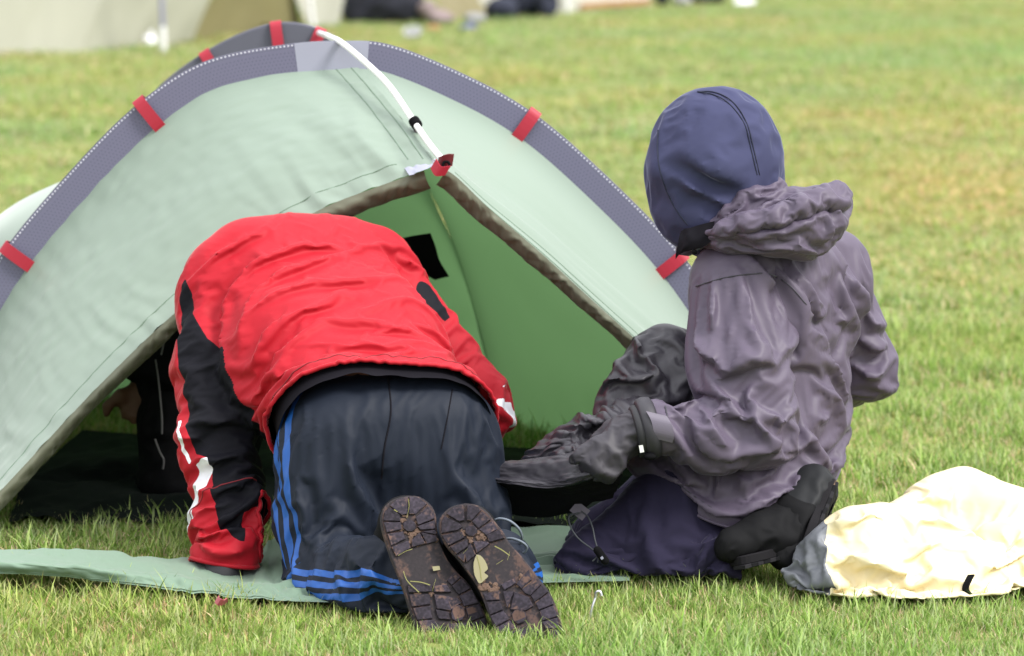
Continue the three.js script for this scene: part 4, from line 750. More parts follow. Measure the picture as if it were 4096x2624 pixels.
    const so = new THREE.SplineCurve([...o.map(onPlane), onPlane(o[0])]).getPoints(80).slice(0, -1);
    const sole = new THREE.ExtrudeGeometry(shapeOf(so), { depth: 0.016, bevelEnabled: true, bevelSize: 0.003, bevelThickness: 0.003, bevelSegments: 2, steps: 1 }); sole.translate(0, 0, -0.024); sole.applyMatrix4(mat4);
    const boot = new THREE.Group(); boot.name = 'boot'; red.add(boot);
    // upper behind the sole
    const U = new Field(0.03), c2 = (px, py, k) => { const v = onPlane(crop([px, py])); return A.clone().addScaledVector(right, v.x).addScaledVector(up, v.y).addScaledVector(nrm, -k); };
    const hx = bi ? [860, 330] : [350, 270], mx = bi ? [1150, 800] : [620, 800], tx = bi ? [1400, 1200] : [760, 1180], tt = bi ? [1480, 1350] : [800, 1330];
    U.chain([[c2(...hx, 0.065), 0.046], [c2(...mx, 0.062), 0.040], [c2(...tx, 0.058), 0.042], [c2(...tt, 0.05), 0.030]]); U.cap(c2(...hx, 0.065), c2(hx[0] - (bi ? 80 : 40), hx[1] + 120, 0.17), 0.046, 0.05); U.cap(c2(...mx, 0.062), c2(hx[0], hx[1] + 150, 0.13), 0.036, 0.046);
    U.cut((x, y, z) => (V(x, y, z).sub(A).dot(nrm)) + 0.020);
    part(boot, 'upper', geoOf(smooth(U.mesh(0.009), 1)), MP.boot);
    const sm = part(boot, 'sole', sole, soleMat, 'dark rubber sole with mud in the grooves');
    // mud packed in the grooves: a thin uneven layer over the sole between the blocks
    srand(70 + bi);
    const shrink = so.map(p => { const c = new THREE.Vector2(); so.forEach(q => c.add(q)); c.divideScalar(so.length); return p.clone().lerp(c, 0.06); });
    b.lugs.forEach((l, li) => {
      const pts = l.map(a => onPlane(crop(a))), c = new THREE.Vector2(); pts.forEach(p => c.add(p)); c.divideScalar(pts.length);
      const ang = (p) => Math.atan2(p.y - c.y, p.x - c.x); if (li !== 3) pts.sort((p, q) => ang(p) - ang(q));
      const sh = shapeOf(pts.map(p => p.clone().lerp(c, 0.09))), g = new THREE.ExtrudeGeometry(sh, { depth: rr(0.0035, 0.0055), bevelEnabled: true, bevelSize: 0.0016, bevelThickness: 0.0018, bevelSegments: 3, steps: 1 }); g.translate(0, 0, -0.0062); g.applyMatrix4(mat4);
      part(sm, 'tread_block', g, blockMats[Math.floor(rnd() * 4)]);
    });
    // clods of mud, grass clippings and a leaf stuck to the sole
    const put = (a, z) => { const v = onPlane(crop(a)); return A.clone().addScaledVector(right, v.x).addScaledVector(up, v.y).addScaledVector(nrm, z); };
    const mudAt = bi ? [[1010, 890, 34], [1050, 910, 30], [1100, 930, 26], [1140, 945, 20], [1360, 830, 18], [1400, 880, 30], [1430, 800, 16], [1340, 910, 15], [830, 420, 20], [980, 450, 26], [900, 480, 22], [1000, 340, 14], [1120, 420, 16], [900, 620, 14], [1030, 480, 18], [1240, 1080, 14], [1460, 900, 16], [1500, 1050, 14], [700, 280, 10]] : [[310, 310, 18], [350, 450, 26], [410, 420, 20], [290, 390, 16], [430, 320, 18], [480, 260, 16], [400, 200, 14], [320, 290, 16], [650, 930, 20], [680, 910, 16], [790, 840, 16], [560, 970, 14], [480, 1230, 22], [430, 980, 16], [860, 1090, 14], [600, 500, 12], [440, 520, 14], [370, 500, 14]];
    const mg = []; for (const [x, y, s] of mudAt) for (let k = 0; k < 7; k++) { const g = new THREE.IcosahedronGeometry(1, 1), p = g.attributes.position; for (let i = 0; i < p.count; i++) { const q = 1 + 0.45 * noise(p.getX(i) * 2 + x, p.getY(i) * 2 + k, p.getZ(i) * 2 + y); p.setXYZ(i, p.getX(i) * q, p.getY(i) * q, p.getZ(i) * q); } const r = s / 2.25 / 2120 * rr(0.35, 1.0); g.scale(r * rr(0.7, 1.6), r * rr(0.6, 1.2), Math.min(r * 0.4, 0.002)); g.rotateZ(rr(0, 3)); g.applyMatrix4(new THREE.Matrix4().makeBasis(right, up, nrm)); const c = put([x + rr(-1.3, 1.3) * s, y + rr(-1.3, 1.3) * s], -0.0035); g.translate(c.x, c.y, c.z); g.computeVertexNormals(); mg.push(g); }
    part(sm, 'mud', mergeGeometries(mg), MP.mud);
    const bladesAt = bi ? [[[1125, 555], [1190, 590], [1260, 640]], [[1260, 605], [1250, 640], [1240, 680]], [[815, 470], [830, 450]], [[1140, 720], [1200, 680]], [[840, 620], [880, 580]]] : [[[300, 780], [330, 860], [440, 970]], [[345, 130], [350, 200], [330, 300]], [[215, 225], [245, 245]], [[250, 640], [320, 600], [380, 580]], [[590, 850], [560, 960]], [[360, 870], [460, 880], [540, 905]]];
    for (const bl of bladesAt) { const pts = spline(bl.map(a => put(a, 0.0035)), 10); part(sm, 'grass_blade', ribbon(pts, () => right.clone().multiplyScalar(0.0007).addScaledVector(up, 0.0005), 0.0005), bi && bl.length === 2 ? MP.straw : MP.straw); }
    if (bi) { const lf = shapeOf(new THREE.SplineCurve([[960, 630], [935, 700], [938, 790], [960, 850], [990, 888], [1040, 850], [1065, 820], [1030, 790], [1062, 755], [1040, 690], [1000, 640], [965, 628]].map(a => onPlane(crop(a)))).getPoints(40)); const g = new THREE.ExtrudeGeometry(lf, { depth: 0.0008, bevelEnabled: false }); g.translate(0, 0, 0.0006); g.applyMatrix4(mat4); const lp = part(sm, 'dry_leaf', g, MP.leaf); part(lp, 'midrib', tube([put([965, 640], 0.0016), put([990, 740], 0.0016), put([1005, 860], 0.0016)], 0.0008, 5, 12), MP.straw); }
    else { const lf = shapeOf([[560, 735], [625, 730], [632, 765], [570, 775]].map(a => onPlane(crop(a)))); const g = new THREE.ExtrudeGeometry(lf, { depth: 0.0008, bevelEnabled: false }); g.translate(0, 0, 0.0006); g.applyMatrix4(mat4); part(sm, 'dry_leaf', g, MP.leaf); }
  });
  // laces looping out beside the right boot
  M.lace = fab(lin(0.16, 0.19, 0.23), { roughness: 0.6 });
  part(red, 'lace', tube([at(1965, 2088, 7.7), at(2000, 2075, 7.68), at(2040, 2085, 7.67), at(2075, 2115, 7.67), at(2088, 2150, 7.68), at(2080, 2175, 7.7), at(2060, 2195, 7.71)], 0.0026, 7, 60), M.lace);
  part(red, 'lace', tube([at(2010, 2158, 7.68), at(2050, 2155, 7.665), at(2090, 2170, 7.66), at(2108, 2190, 7.665), at(2095, 2210, 7.67), at(2065, 2215, 7.68)], 0.0026, 7, 50), M.lace);
  lap('red person');
}
// ---------- person in grey rain jacket, kneeling and sitting on the heels ----------
const grey = thing('person', 'person in grey rain jacket and navy hood, kneeling with gloved hand on grey fabric', 'person', at(2900, 2330, 8.1).setY(0));
{
  const hip = at(3060, 1830, 8.2), chest = at(3120, 1190, 8.26), neck = at(2960, 930, 8.24);
  const shL = at(2945, 1135, 8.12), elL = at(3010, 1625, 8.0), wrL = at(2600, 1712, 7.95), shR = at(3340, 1040, 8.38), elR = at(3460, 1410, 8.42), wrR = at(3150, 1560, 8.62);
  // body under the clothes with head and face turned away to the left
  const Bd = new Field(0.04), hd = at(2850, 640, 8.22);
  Bd.chain([[hip, 0.09], [chest, 0.08], [neck, 0.055], [hd, 0.075]]).ell(hd, 0.085, 0.115, 0.095);
  const fd = V(-0.75, -0.12, -0.65).normalize(), face = (f, u, s, r, r2 = r) => { const sd = V(0.65, 0, -0.75).multiplyScalar(s), c = hd.clone().addScaledVector(fd, f).add(V(0, u, 0)).add(sd); Bd.cap(c, c.clone().addScaledVector(fd, 0.006), r, r2, 0.012); };
  face(0.088, -0.012, 0, 0.013); face(0.10, -0.028, 0, 0.012); face(0.075, 0.03, 0.03, 0.016); face(0.075, 0.03, -0.03, 0.016); face(0.078, -0.058, 0.012, 0.010); face(0.078, -0.058, -0.012, 0.010); face(0.075, -0.085, 0, 0.02);
  Bd.chain([[at(3000, 1100, 8.2), 0.06], [shL, 0.035], [elL, 0.025], [wrL, 0.022]]).chain([[at(3230, 1080, 8.3), 0.05], [shR, 0.035], [elR, 0.025], [wrR, 0.024]]);
  part(grey, 'body', geoOf(Bd.mesh(0.012)), M.skin);
  // trousers
  const knL = at(2365, 2245, 8.03), anL = at(2960, 2215, 8.0), knR = at(2420, 2150, 8.27), anR = at(3000, 2160, 8.2);
  const T = new Field(0.045);
  T.cap(at(3060, 1880, 8.15), at(3060, 1900, 8.25), 0.15, 0.15);
  T.chain([[at(2990, 1960, 8.12), 0.125], [at(2680, 2060, 8.07), 0.105], [knL, 0.078]]); T.chain([[at(3000, 1930, 8.26), 0.12], [at(2700, 2000, 8.27), 0.1], [knR, 0.075]]);
  T.chain([[knL, 0.072], [at(2620, 2262, 8.0), 0.068], [at(2850, 2235, 7.98), 0.072], [anL, 0.066], [at(3060, 2190, 8.02), 0.05]], 0.02); T.chain([[knR, 0.07], [anR, 0.06]]);
  creases(T, [1900, 1250, 1.2831], [[[[540, 1310], [800, 1230], [1000, 1140], [1240, 1060]], 0.012], [[[700, 1330], [900, 1260], [1050, 1170], [1200, 1130]], 0.012], [[[860, 1330], [1050, 1270], [1200, 1180], [1280, 1090]], 0.013], [[[980, 1370], [1150, 1340], [1300, 1230]], 0.010], [[[560, 1220], [700, 1080], [900, 930]], 0.008, 0]]);
  const tc = planeCut(at(2945, 2080, 8.0), at(2965, 2330, 8.0), at(2950, 2200, 8.2), knL);
  const tm = garment(T, { h: 0.009, cut: [tc], seed: 21, slack: (x, y, z) => y < 0.15 ? 1.12 : 1.06, hi: 0.02, lo: -0.016, iters: 140, iters2: 0, bend: 0.05, grav: 0.00004, damp: 0.85, fric: 0.9, floor: 0.004, dir: () => [0.35, 0.9, 0.2, 0.3] });
  part(grey, 'trousers', geoOf(tm), MP.ntrous, 'dark navy jogging trousers');
  // boots tucked under: near one on its side with heel up to the right
  const boot = (A, B, H, cs, name, lugs, seed) => { // A toe, B heel, H up the ankle, cs = direction the sole faces
    const g = new THREE.Group(); g.name = 'boot'; grey.add(g);
    const U = new Field(0.03), mid = A.clone().lerp(B, 0.5), off = cs.clone().multiplyScalar(-0.045);
    U.chain([[A.clone().add(off), 0.034], [mid.clone().add(off), 0.042], [B.clone().add(off), 0.046]]); U.cap(B.clone().add(off).lerp(mid, 0.25), H, 0.05, 0.058); U.cap(mid.clone().add(off), H, 0.036, 0.05);
    U.cut((x, y, z) => V(x, y, z).sub(A).dot(cs) + 0.010);
    const um = garment(U, { h: 0.009, slack: 1.04, slack2: 1.01, hi: 0.008, iters: 25, iters2: 8, bend: 0.4, seed });
    const ax = B.clone().sub(A).normalize(), sd = ax.clone().cross(cs).normalize();
    const sp = split(um, (x, y, z) => { if (!lugs) return -1; const q = V(x, y, z).sub(B); return 0.062 - Math.hypot(q.dot(ax) + 0.02, q.dot(sd) * 0.5, (q.dot(cs) + 0.03) * 1.0); });
    const up = part(g, 'upper', geoOf(sp[0]), MP.boot); if (lugs) part(up, 'heel_counter', geoOf(sp[1]), MP.bootPanel);
    const L = A.distanceTo(B), sh = new THREE.Shape(); const out = []; const prof = [[-0.02, 0], [0.0, 0.034], [0.25, 0.047], [0.45, 0.04], [0.6, 0.034], [0.85, 0.037], [1.04, 0.026], [1.09, 0]];
    for (const [t, w] of prof) out.push(new THREE.Vector2(t * L, w)); for (const [t, w] of prof.slice(1, -1).reverse()) out.push(new THREE.Vector2(t * L, -w));
    sh.setFromPoints(new THREE.SplineCurve([...out, out[0]]).getPoints(60).slice(0, -1));
    const mt = new THREE.Matrix4().makeBasis(ax, cs.clone().cross(ax).normalize(), cs).setPosition(A);
    const sg = new THREE.ExtrudeGeometry(sh, { depth: 0.014, bevelEnabled: true, bevelSize: 0.003, bevelThickness: 0.002, bevelSegments: 2 }); sg.translate(0, 0, -0.012); sg.applyMatrix4(mt);
    const so = part(g, 'sole', sg, MP.rubberDark);
    srand(seed);
    for (let i = 0; i < 11; i++) for (const s of [-1, 1]) { const t = 0.02 + i / 10.5, w = (t < 0.5 ? 0.044 : 0.035) * (t > 0.9 ? 0.75 : 1); const lg = new THREE.ExtrudeGeometry((() => { const q = new THREE.Shape(); q.moveTo(-0.0085, 0.008); q.lineTo(0.0085, 0.008); q.lineTo(0.0075, w + 0.003); q.lineTo(-0.0075, w + 0.003); return q; })(), { depth: 0.006, bevelEnabled: true, bevelSize: 0.001, bevelThickness: 0.001, bevelSegments: 1 }); if (s < 0) lg.scale(1, -1, 1); lg.translate(t * L, 0, 0.0045); lg.applyMatrix4(mt); part(so, 'tread_block', lg, [MP.rubber, MP.boot][i % 2]); }
    const mg = []; for (let k = 0; k < 26; k++) { const q = new THREE.IcosahedronGeometry(rr(0.003, 0.009), 1); q.scale(1.4, 1, 0.5); q.translate(rr(0.7, 1.05) * L, rr(-0.03, 0.03), 0.004); q.applyMatrix4(mt); mg.push(q); } part(so, 'mud', mergeGeometries(mg), MP.mudLight = MP.mudLight || fab(lin(0.2, 0.12, 0.07), { roughness: 0.95 }));
    return g;
  };
  boot(at(3225, 2230, 7.92), at(3325, 1965, 8.05), at(3040, 2110, 8.02), V(0.80, -0.28, 0.25).normalize(), 'boot', true, 31);
  boot(at(2935, 2255, 7.90), at(3190, 2190, 7.98), at(3060, 2080, 8.05), V(0.12, -0.97, 0.16).normalize(), 'boot', false, 37);
  lap('grey legs');
  // jacket
  const F = new Field(0.06);
  F.chain([[at(2960, 1850, 8.16), 0.145], [at(3040, 1560, 8.19), 0.135], [at(3060, 1200, 8.19), 0.128]]); F.chain([[at(3110, 1770, 8.27), 0.12], [at(3130, 1530, 8.28), 0.122], [at(3180, 1180, 8.31), 0.12]]);
  F.cap(at(2950, 1860, 8.15), at(2690, 1855, 8.14), 0.135, 0.10); F.cap(at(3000, 1870, 8.26), at(2690, 1830, 8.28), 0.125, 0.09); // lap
  F.cap(at(2960, 1850, 8.15), at(2950, 1960, 8.10), 0.145, 0.15); F.cap(at(3110, 1770, 8.26), at(3090, 1890, 8.22), 0.125, 0.115);
  F.chain([[at(3000, 1110, 8.17), 0.098], [at(3100, 1030, 8.24), 0.10], [at(3260, 1070, 8.34), 0.10]]); F.cap(at(3080, 1040, 8.22), neck, 0.095, 0.07);
  const Fs = new Field(0.03); Fs.chain([[at(3000, 1150, 8.16), 0.095], [shL, 0.090], [at(2955, 1380, 8.04), 0.098], [elL, 0.090], [at(2860, 1680, 7.965), 0.070], [at(2720, 1700, 7.95), 0.056], [wrL, 0.048], [at(2560, 1715, 7.945), 0.046]], 0.022);
  F.chain([[at(3270, 1090, 8.34), 0.085], [shR, 0.08], [at(3420, 1260, 8.40), 0.062], [elR, 0.070], [wrR, 0.055]], 0.018);
  creases(F, [2300, 300, 1.2836], [[[[1000, 870], [1100, 970], [1200, 1110], [1250, 1260]], 0.016, -1], [[[1180, 960], [1310, 1080], [1420, 1170]], 0.015, -1], [[[1340, 800], [1410, 920], [1490, 1060], [1500, 1170]], 0.015, -1], [[[1380, 920], [1410, 1090], [1440, 1300]], 0.013, -1], [[[1120, 880], [1270, 1090], [1380, 1280]], 0.013, -1], [[[1210, 1180], [1320, 1320], [1390, 1480]], 0.016, -1], [[[1290, 1300], [1340, 1420], [1400, 1530]], 0.013, -1], [[[1500, 1110], [1540, 1190], [1600, 1200]], 0.012], [[[1470, 1260], [1530, 1300], [1600, 1290]], 0.012], [[[1450, 1400], [1510, 1450], [1590, 1430]], 0.012]]);
  creases(F, [1900, 1250, 1.2831], [[[[1620, 440], [1590, 600], [1500, 760]], 0.016, -1], [[[1830, 420], [1730, 520], [1650, 600]], 0.015], [[[1690, 500], [1760, 620], [1850, 700]], 0.016, -1], [[[1100, 880], [1300, 810], [1500, 740]], 0.013], [[[1000, 830], [1150, 910], [1300, 1000]], 0.013], [[[1250, 960], [1500, 870], [1750, 700]], 0.014], [[[1260, 690], [1235, 800], [1130, 850]], 0.013, -1], [[[1150, 720], [1120, 800], [1010, 830]], 0.013], [[[1770, 250], [1850, 350], [1890, 480]], 0.013, -1]]);
  creases(Fs, [2300, 300, 1.2836], [[[[1020, 1170], [1110, 1130], [1180, 1170], [1185, 1270]], 0.018, -1], [[[880, 900], [960, 1000], [1040, 1060]], 0.011, -1], [[[640, 1140], [700, 1200], [780, 1260]], 0.013], [[[600, 1280], [660, 1340], [730, 1400]], 0.014], [[[880, 1220], [960, 1280], [1050, 1340]], 0.015, -1], [[[1090, 1240], [1065, 1330], [1150, 1400]], 0.018, -1], [[[860, 1040], [900, 1120], [930, 1200]], 0.011, -1], [[[720, 1060], [740, 1150], [720, 1230]], 0.011, -1]]);
  creases(Fs, [1900, 1250, 1.2831], [[[[1280, 195], [1400, 155], [1500, 155], [1650, 195]], 0.020], [[[1655, 205], [1645, 320], [1600, 430], [1545, 510], [1535, 600]], 0.018, -1], [[[1330, 360], [1440, 450], [1530, 540]], 0.016, -1], [[[1250, 275], [1310, 350], [1330, 420]], 0.016, -1], [[[1130, 400], [1220, 480], [1300, 580]], 0.015, -1], [[[920, 430], [1040, 440], [1120, 400]], 0.015], [[[1110, 500], [1190, 620], [1340, 650]], 0.015], [[[1230, 440], [1330, 420], [1430, 470]], 0.014], [[[1420, 300], [1470, 380], [1560, 400]], 0.015, -1], [[[1340, 640], [1440, 600], [1530, 580]], 0.013]]);
  const hemP = planeCut(at(2560, 1815, 8.16), at(2925, 2105, 7.965), at(3265, 1893, 8.22), chest);
  const armL = limb([shL, elL, wrL], V(0, 0, 1));
  const hemC = (x, y, z) => hemP(x, y, z) + 0.002 * noise(x * 9, y * 9, z * 9);
  const cuf = planeCut(at(2588, 1600, 7.9), at(2606, 1830, 7.9), at(2590, 1700, 8.1), elL), cufC = (x, y, z) => x < at(2660, 1700, 7.95).x && y > 0.21 && z > -8.05 ? cuf(x, y, z) : -1;
  const up = chest.clone().sub(hip).normalize();
  const jm = garment(F, { h: 0.009, cut: [hemC], pin: (x, y, z) => sstep(-0.04, -0.012, hemP(x, y, z)), seed: 41, slack: (x, y, z) => mix(1.13, 1.01, sstep(-0.07, -0.015, hemP(x, y, z))), hi: 0.03, lo: -0.02, iters: 180, iters2: 0, bend: 0.035, grav: 0.00004, damp: 0.85, fric: 0.9, jitter: 0.004, dir: (x, y, z) => y > 0.30 ? [0.78, 0.36, 0.5, 0.25] : [0.55, 0.75, 0.35, 0.35] });
  const sm2 = garment(Fs, { h: 0.0085, cut: [cufC], pin: (x, y, z) => Math.max(x < at(2700, 1700, 7.95).x ? sstep(0.9, 0.99, armL(x, y, z).t) : 0, sstep(0.10, 0.0, armL(x, y, z).t)), seed: 43, slack: 1.16, hi: 0.035, lo: -0.022, iters: 180, iters2: 0, bend: 0.03, grav: 0.00004, damp: 0.85, fric: 0.9, jitter: 0.004, dir: (x, y, z) => armL(x, y, z).t < 0.55 ? [0.45, -0.88, 0.1, 0.35] : [0.9, 0.4, 0.1, 0.4] });
  const jk = part(grey, 'rain_jacket', geoOf(jm), MP.greyj, 'grey waterproof jacket with creased sleeves');
  const slv = part(jk, 'sleeve', geoOf(sm2), MP.greyj); const rimS = rimTube(sm2, 0.0035); if (rimS) part(slv, 'cuff_edge', rimS, MP.greyj);
  const rim = rimTube(jm, 0.0035); if (rim) part(jk, 'hem_edge', rim, MP.greyj);
  lap('grey jacket');
  stitch(jk, [jm, sm2], [[620, 1085], [760, 1042], [900, 1022], [1000, 1022], [1100, 1080], [1190, 1180]], [2300, 300, 1.2836], 0.0014, MP.greyseam, 'yoke_seam');
  stitch(jk, [jm], [[1265, 690], [1245, 760], [1225, 800]], [1900, 1250, 1.2831], 0.004, MP.greyseam, 'pocket_edge');
  stitch(jk, [jm], [[1020, 860], [1150, 960], [1290, 1045]], [1900, 1250, 1.2831], 0.0014, MP.greyseam, 'hem_seam');
  stitch(jk, [sm2], [[975, 470], [990, 560], [985, 640]], [1900, 1250, 1.2831], 0.0016, MP.greyseam, 'cuff_seam');
  // cuff strap and seams
  part(jk, 'cuff_tab', ribbon(spline([at(2625, 1655, 7.893), at(2645, 1690, 7.886), at(2655, 1735, 7.885), at(2648, 1760, 7.89)], 12), () => at(0, 0, 8).sub(at(42, 10, 8)), 0.003), MP.greyTab = fab(lin(0.15, 0.13, 0.175), { roughness: 0.45 }));
  // hood bundle and collar
  const C = new Field(0.02);
  C.chain([[at(2745, 955, 8.17), 0.018], [at(2800, 900, 8.13), 0.026], [at(2900, 835, 8.1), 0.03], [at(3000, 770, 8.1), 0.032], [at(3085, 725, 8.16), 0.026], [at(3125, 725, 8.26), 0.02]]);
  C.chain([[at(2850, 915, 8.09), 0.022], [at(2930, 905, 8.06), 0.034], [at(3060, 885, 8.04), 0.046], [at(3180, 860, 8.05), 0.052], [at(3270, 820, 8.09), 0.05], [at(3330, 775, 8.13), 0.034], [at(3358, 760, 8.15), 0.022]]);
  C.chain([[at(3040, 830, 8.08), 0.035], [at(3150, 800, 8.1), 0.04], [at(3240, 800, 8.13), 0.036]]); C.chain([[at(3110, 925, 8.07), 0.034], [at(3220, 925, 8.09), 0.038], [at(3290, 880, 8.12), 0.04]]);
  C.cap(at(2960, 860, 8.12), at(3120, 840, 8.2), 0.05, 0.06);
  creases(C, [2500, 300, 1.925], [[[[660, 1110], [900, 1080], [1200, 990], [1450, 930], [1690, 900]], 0.012], [[[620, 1160], [900, 1160], [1150, 1130], [1400, 1050], [1640, 950]], 0.011], [[[640, 1080], [800, 960], [1000, 830], [1200, 765]], 0.010], [[[760, 1040], [950, 940], [1130, 870], [1260, 800]], 0.009], [[[900, 1230], [1150, 1240], [1350, 1260], [1500, 1270]], 0.009], [[[1340, 1180], [1420, 1240], [1480, 1270]], 0.009, -1], [[[1440, 870], [1560, 830], [1660, 830]], 0.010], [[[1000, 1000], [1150, 920], [1280, 880]], 0.008], [[[1560, 980], [1580, 1080], [1540, 1180]], 0.008, -1]], { k: 0.014 });
  const cm = garment(C, { h: 0.0065, seed: 51, slack: 1.14, slack2: 1.03, hi: 0.018, lo: -0.014, iters: 140, iters2: 0, bend: 0.03, grav: 0.00003, damp: 0.85, fric: 0.9, jitter: 0.003, dir: () => [0.35, 0.9, 0.2, 0.35] });
  part(jk, 'stowed_hood', geoOf(cm), MP.greyj);
  { const Br = new Field(0.012); Br.chain([[at(2845, 905, 8.06), 0.012], [at(2900, 890, 8.03), 0.018], [at(3000, 868, 8.005), 0.022], [at(3100, 845, 7.995), 0.022], [at(3200, 806, 8.01), 0.023], [at(3290, 770, 8.06), 0.024], [at(3345, 750, 8.09), 0.022], [at(3375, 752, 8.10), 0.014]]); Br.chain([[at(3300, 790, 8.06), 0.02], [at(3345, 790, 8.08), 0.02], [at(3368, 790, 8.09), 0.012]]);
    const bm = garment(Br, { h: 0.0055, seed: 55, slack: 1.13, hi: 0.012, lo: -0.012, iters: 120, iters2: 0, bend: 0.03, grav: 0.00002, damp: 0.85, fric: 0.9, jitter: 0.003 }); part(jk, 'hood_brim', geoOf(bm), MP.greyj); }
  part(jk, 'collar_flap', geoOf(sheet([[[2722, 922, 8.09], [2775, 905, 8.07], [2860, 885, 8.05]], [[2712, 962, 8.08], [2760, 958, 8.06], [2850, 950, 8.045]], [[2704, 1005, 8.08], [2745, 992, 8.065], [2820, 985, 8.05]], [[2700, 1040, 8.09], [2716, 1020, 8.08], [2735, 1002, 8.07]]], 16, 16, (u, v) => 0.003 * noise(u * 5, v * 5, 4))), MP.lining);
  const tg = part(jk, 'toggle_cord', tube([at(2850, 925, 8.06), at(2835, 945, 8.055), at(2810, 985, 8.055), at(2785, 1003, 8.06)], 0.0018, 6, 24), M.blackcord); part(tg, 'toggle', new THREE.SphereGeometry(0.0055, 12, 10).translate(...at(2778, 1008, 8.06).toArray()), M.black);
  part(jk, 'cord_lock', new THREE.CapsuleGeometry(0.007, 0.014, 4, 10).rotateZ(1.1).translate(...at(2838, 920, 8.06).toArray()), M.black);
  // navy hood over the head
  const Hd = new Field(0.05);
  Hd.ell(at(2868, 610, 8.2), 0.123, 0.13, 0.13).chain([[at(2850, 600, 8.2), 0.118], [at(2820, 720, 8.19), 0.108], [at(2800, 830, 8.18), 0.085]]).cap(at(2900, 800, 8.2), at(2990, 900, 8.22), 0.1, 0.09).cap(at(2960, 640, 8.2), at(2990, 760, 8.2), 0.062, 0.06);
  // long folds across the hood
  Hd.chain([[at(2650, 668, 8.12), 0.010], [at(2770, 722, 8.085), 0.016], [at(2890, 780, 8.085), 0.016], [at(2975, 825, 8.10), 0.012]], 0.05).chain([[at(2760, 615, 8.085), 0.008], [at(2870, 660, 8.075), 0.012], [at(2960, 730, 8.10), 0.01]], 0.05);
  Hd.cap(at(2700, 655, 8.068), at(2930, 770, 8.068), 0.010, 0.012, 0.035, -1).cap(at(2700, 755, 8.075), at(2900, 850, 8.075), 0.009, 0.010, 0.03, -1);
  const op = V(-0.72, -0.25, -0.62).normalize(), oc = at(2790, 690, 8.24).addScaledVector(op, 0.085);
  const hm = garment(Hd, { h: 0.008, cut: [(x, y, z) => V(x, y, z).sub(oc).dot(op)], seed: 61, slack: 1.012, slack2: 1.01, hi: 0.01, lo: -0.008, iters: 40, iters2: 0, bend: 0.3, grav: 0.00003, damp: 0.85, fric: 0.9, jitter: 0.0012 });
  const hood = part(grey, 'hood', geoOf(hm), MP.hood, 'navy fleece hood pulled over the head');
  const rim2 = rimTube(hm, 0.007, 2); if (rim2) part(hood, 'hood_rim', rim2, MP.hood);
  // seams on the hood
  for (const k of [-5, 5]) stitch(hood, [hm], [[2795 + k, 366], [2850, 372 - k], [2905 + k, 396 - k], [2950 + k, 440 - k], [2985 + k, 500], [3004 + k, 570], [3020 + k, 640], [3034 + k, 700]], [0, 0, 1], 0.0014, MP.hoodseam);
  stitch(hood, [hm], [[2632, 520], [2630, 600], [2640, 680], [2665, 760], [2705, 840], [2750, 900]], [0, 0, 1], 0.0014, MP.hoodseam);
  lap('grey hood');
  // glove holding the fabric: palm, four bent fingers, thumb, gauntlet
  const G = new Field(0.014), gp = (x, y, d) => at(x, y, d);
  G.cap(gp(2570, 1690, 7.94), gp(2490, 1745, 7.935), 0.042, 0.037).cap(gp(2490, 1745, 7.935), gp(2440, 1790, 7.93), 0.036, 0.029).cap(gp(2480, 1770, 7.93), gp(2465, 1830, 7.925), 0.03, 0.024);
  G.chain([[gp(2450, 1745, 7.92), 0.021], [gp(2385, 1772, 7.905), 0.017], [gp(2330, 1802, 7.9), 0.0145], [gp(2292, 1828, 7.9), 0.011]], 0.012); // forefinger laid along the cloth
  G.chain([[gp(2430, 1790, 7.905), 0.02], [gp(2375, 1830, 7.895), 0.017], [gp(2345, 1860, 7.91), 0.014]], 0.009); G.chain([[gp(2445, 1815, 7.90), 0.02], [gp(2400, 1862, 7.893), 0.017], [gp(2385, 1890, 7.91), 0.014]], 0.009); G.chain([[gp(2475, 1840, 7.905), 0.018], [gp(2440, 1880, 7.9), 0.015], [gp(2435, 1905, 7.915), 0.012]], 0.009);
  G.chain([[gp(2490, 1690, 7.95), 0.02], [gp(2440, 1705, 7.965), 0.017], [gp(2385, 1745, 7.965), 0.014]], 0.01); // thumb
  const gm = garment(G, { h: 0.0055, seed: 71, slack: 1.045, hi: 0.005, lo: -0.005, iters: 60, iters2: 0, bend: 0.08, grav: 0.00002, damp: 0.85, fric: 0.9, jitter: 0.002, dir: () => [0.8, 0.55, 0.1, 0.4] });
  const gl2 = part(grey, 'glove', geoOf(gm), MP.gloveGrey = fab(lin(0.032, 0.028, 0.038), { roughness: 0.6 }), 'dark padded glove');
  const ring = (px, py, d, r, w, mat, nm) => { const g = new THREE.TorusGeometry(r, w, 8, 36); g.scale(1, 1, 1.6); const ax = at(2640, 1715, 7.95).sub(at(2480, 1750, 7.94)).normalize(); g.applyQuaternion(new THREE.Quaternion().setFromUnitVectors(V(0, 0, 1), ax)); g.translate(...at(px, py, d).toArray()); return part(gl2, nm, g, mat); };
  ring(2592, 1712, 7.945, 0.052, 0.011, MP.glovecuff = fab(lin(0.035, 0.033, 0.042), { roughness: 0.6 }), 'glove_cuff'); ring(2556, 1725, 7.94, 0.046, 0.007, MP.glove, 'wrist_strap');
  part(gl2, 'strap_buckle', new THREE.BoxGeometry(0.008, 0.014, 0.004).rotateZ(0.2).translate(...at(2566, 1795, 7.893).toArray()), M.pole);
  part(gl2, 'cord_stopper', new THREE.SphereGeometry(0.009, 12, 10).scale(1.4, 0.8, 1).translate(...at(2600, 1826, 7.9).toArray()), M.black);
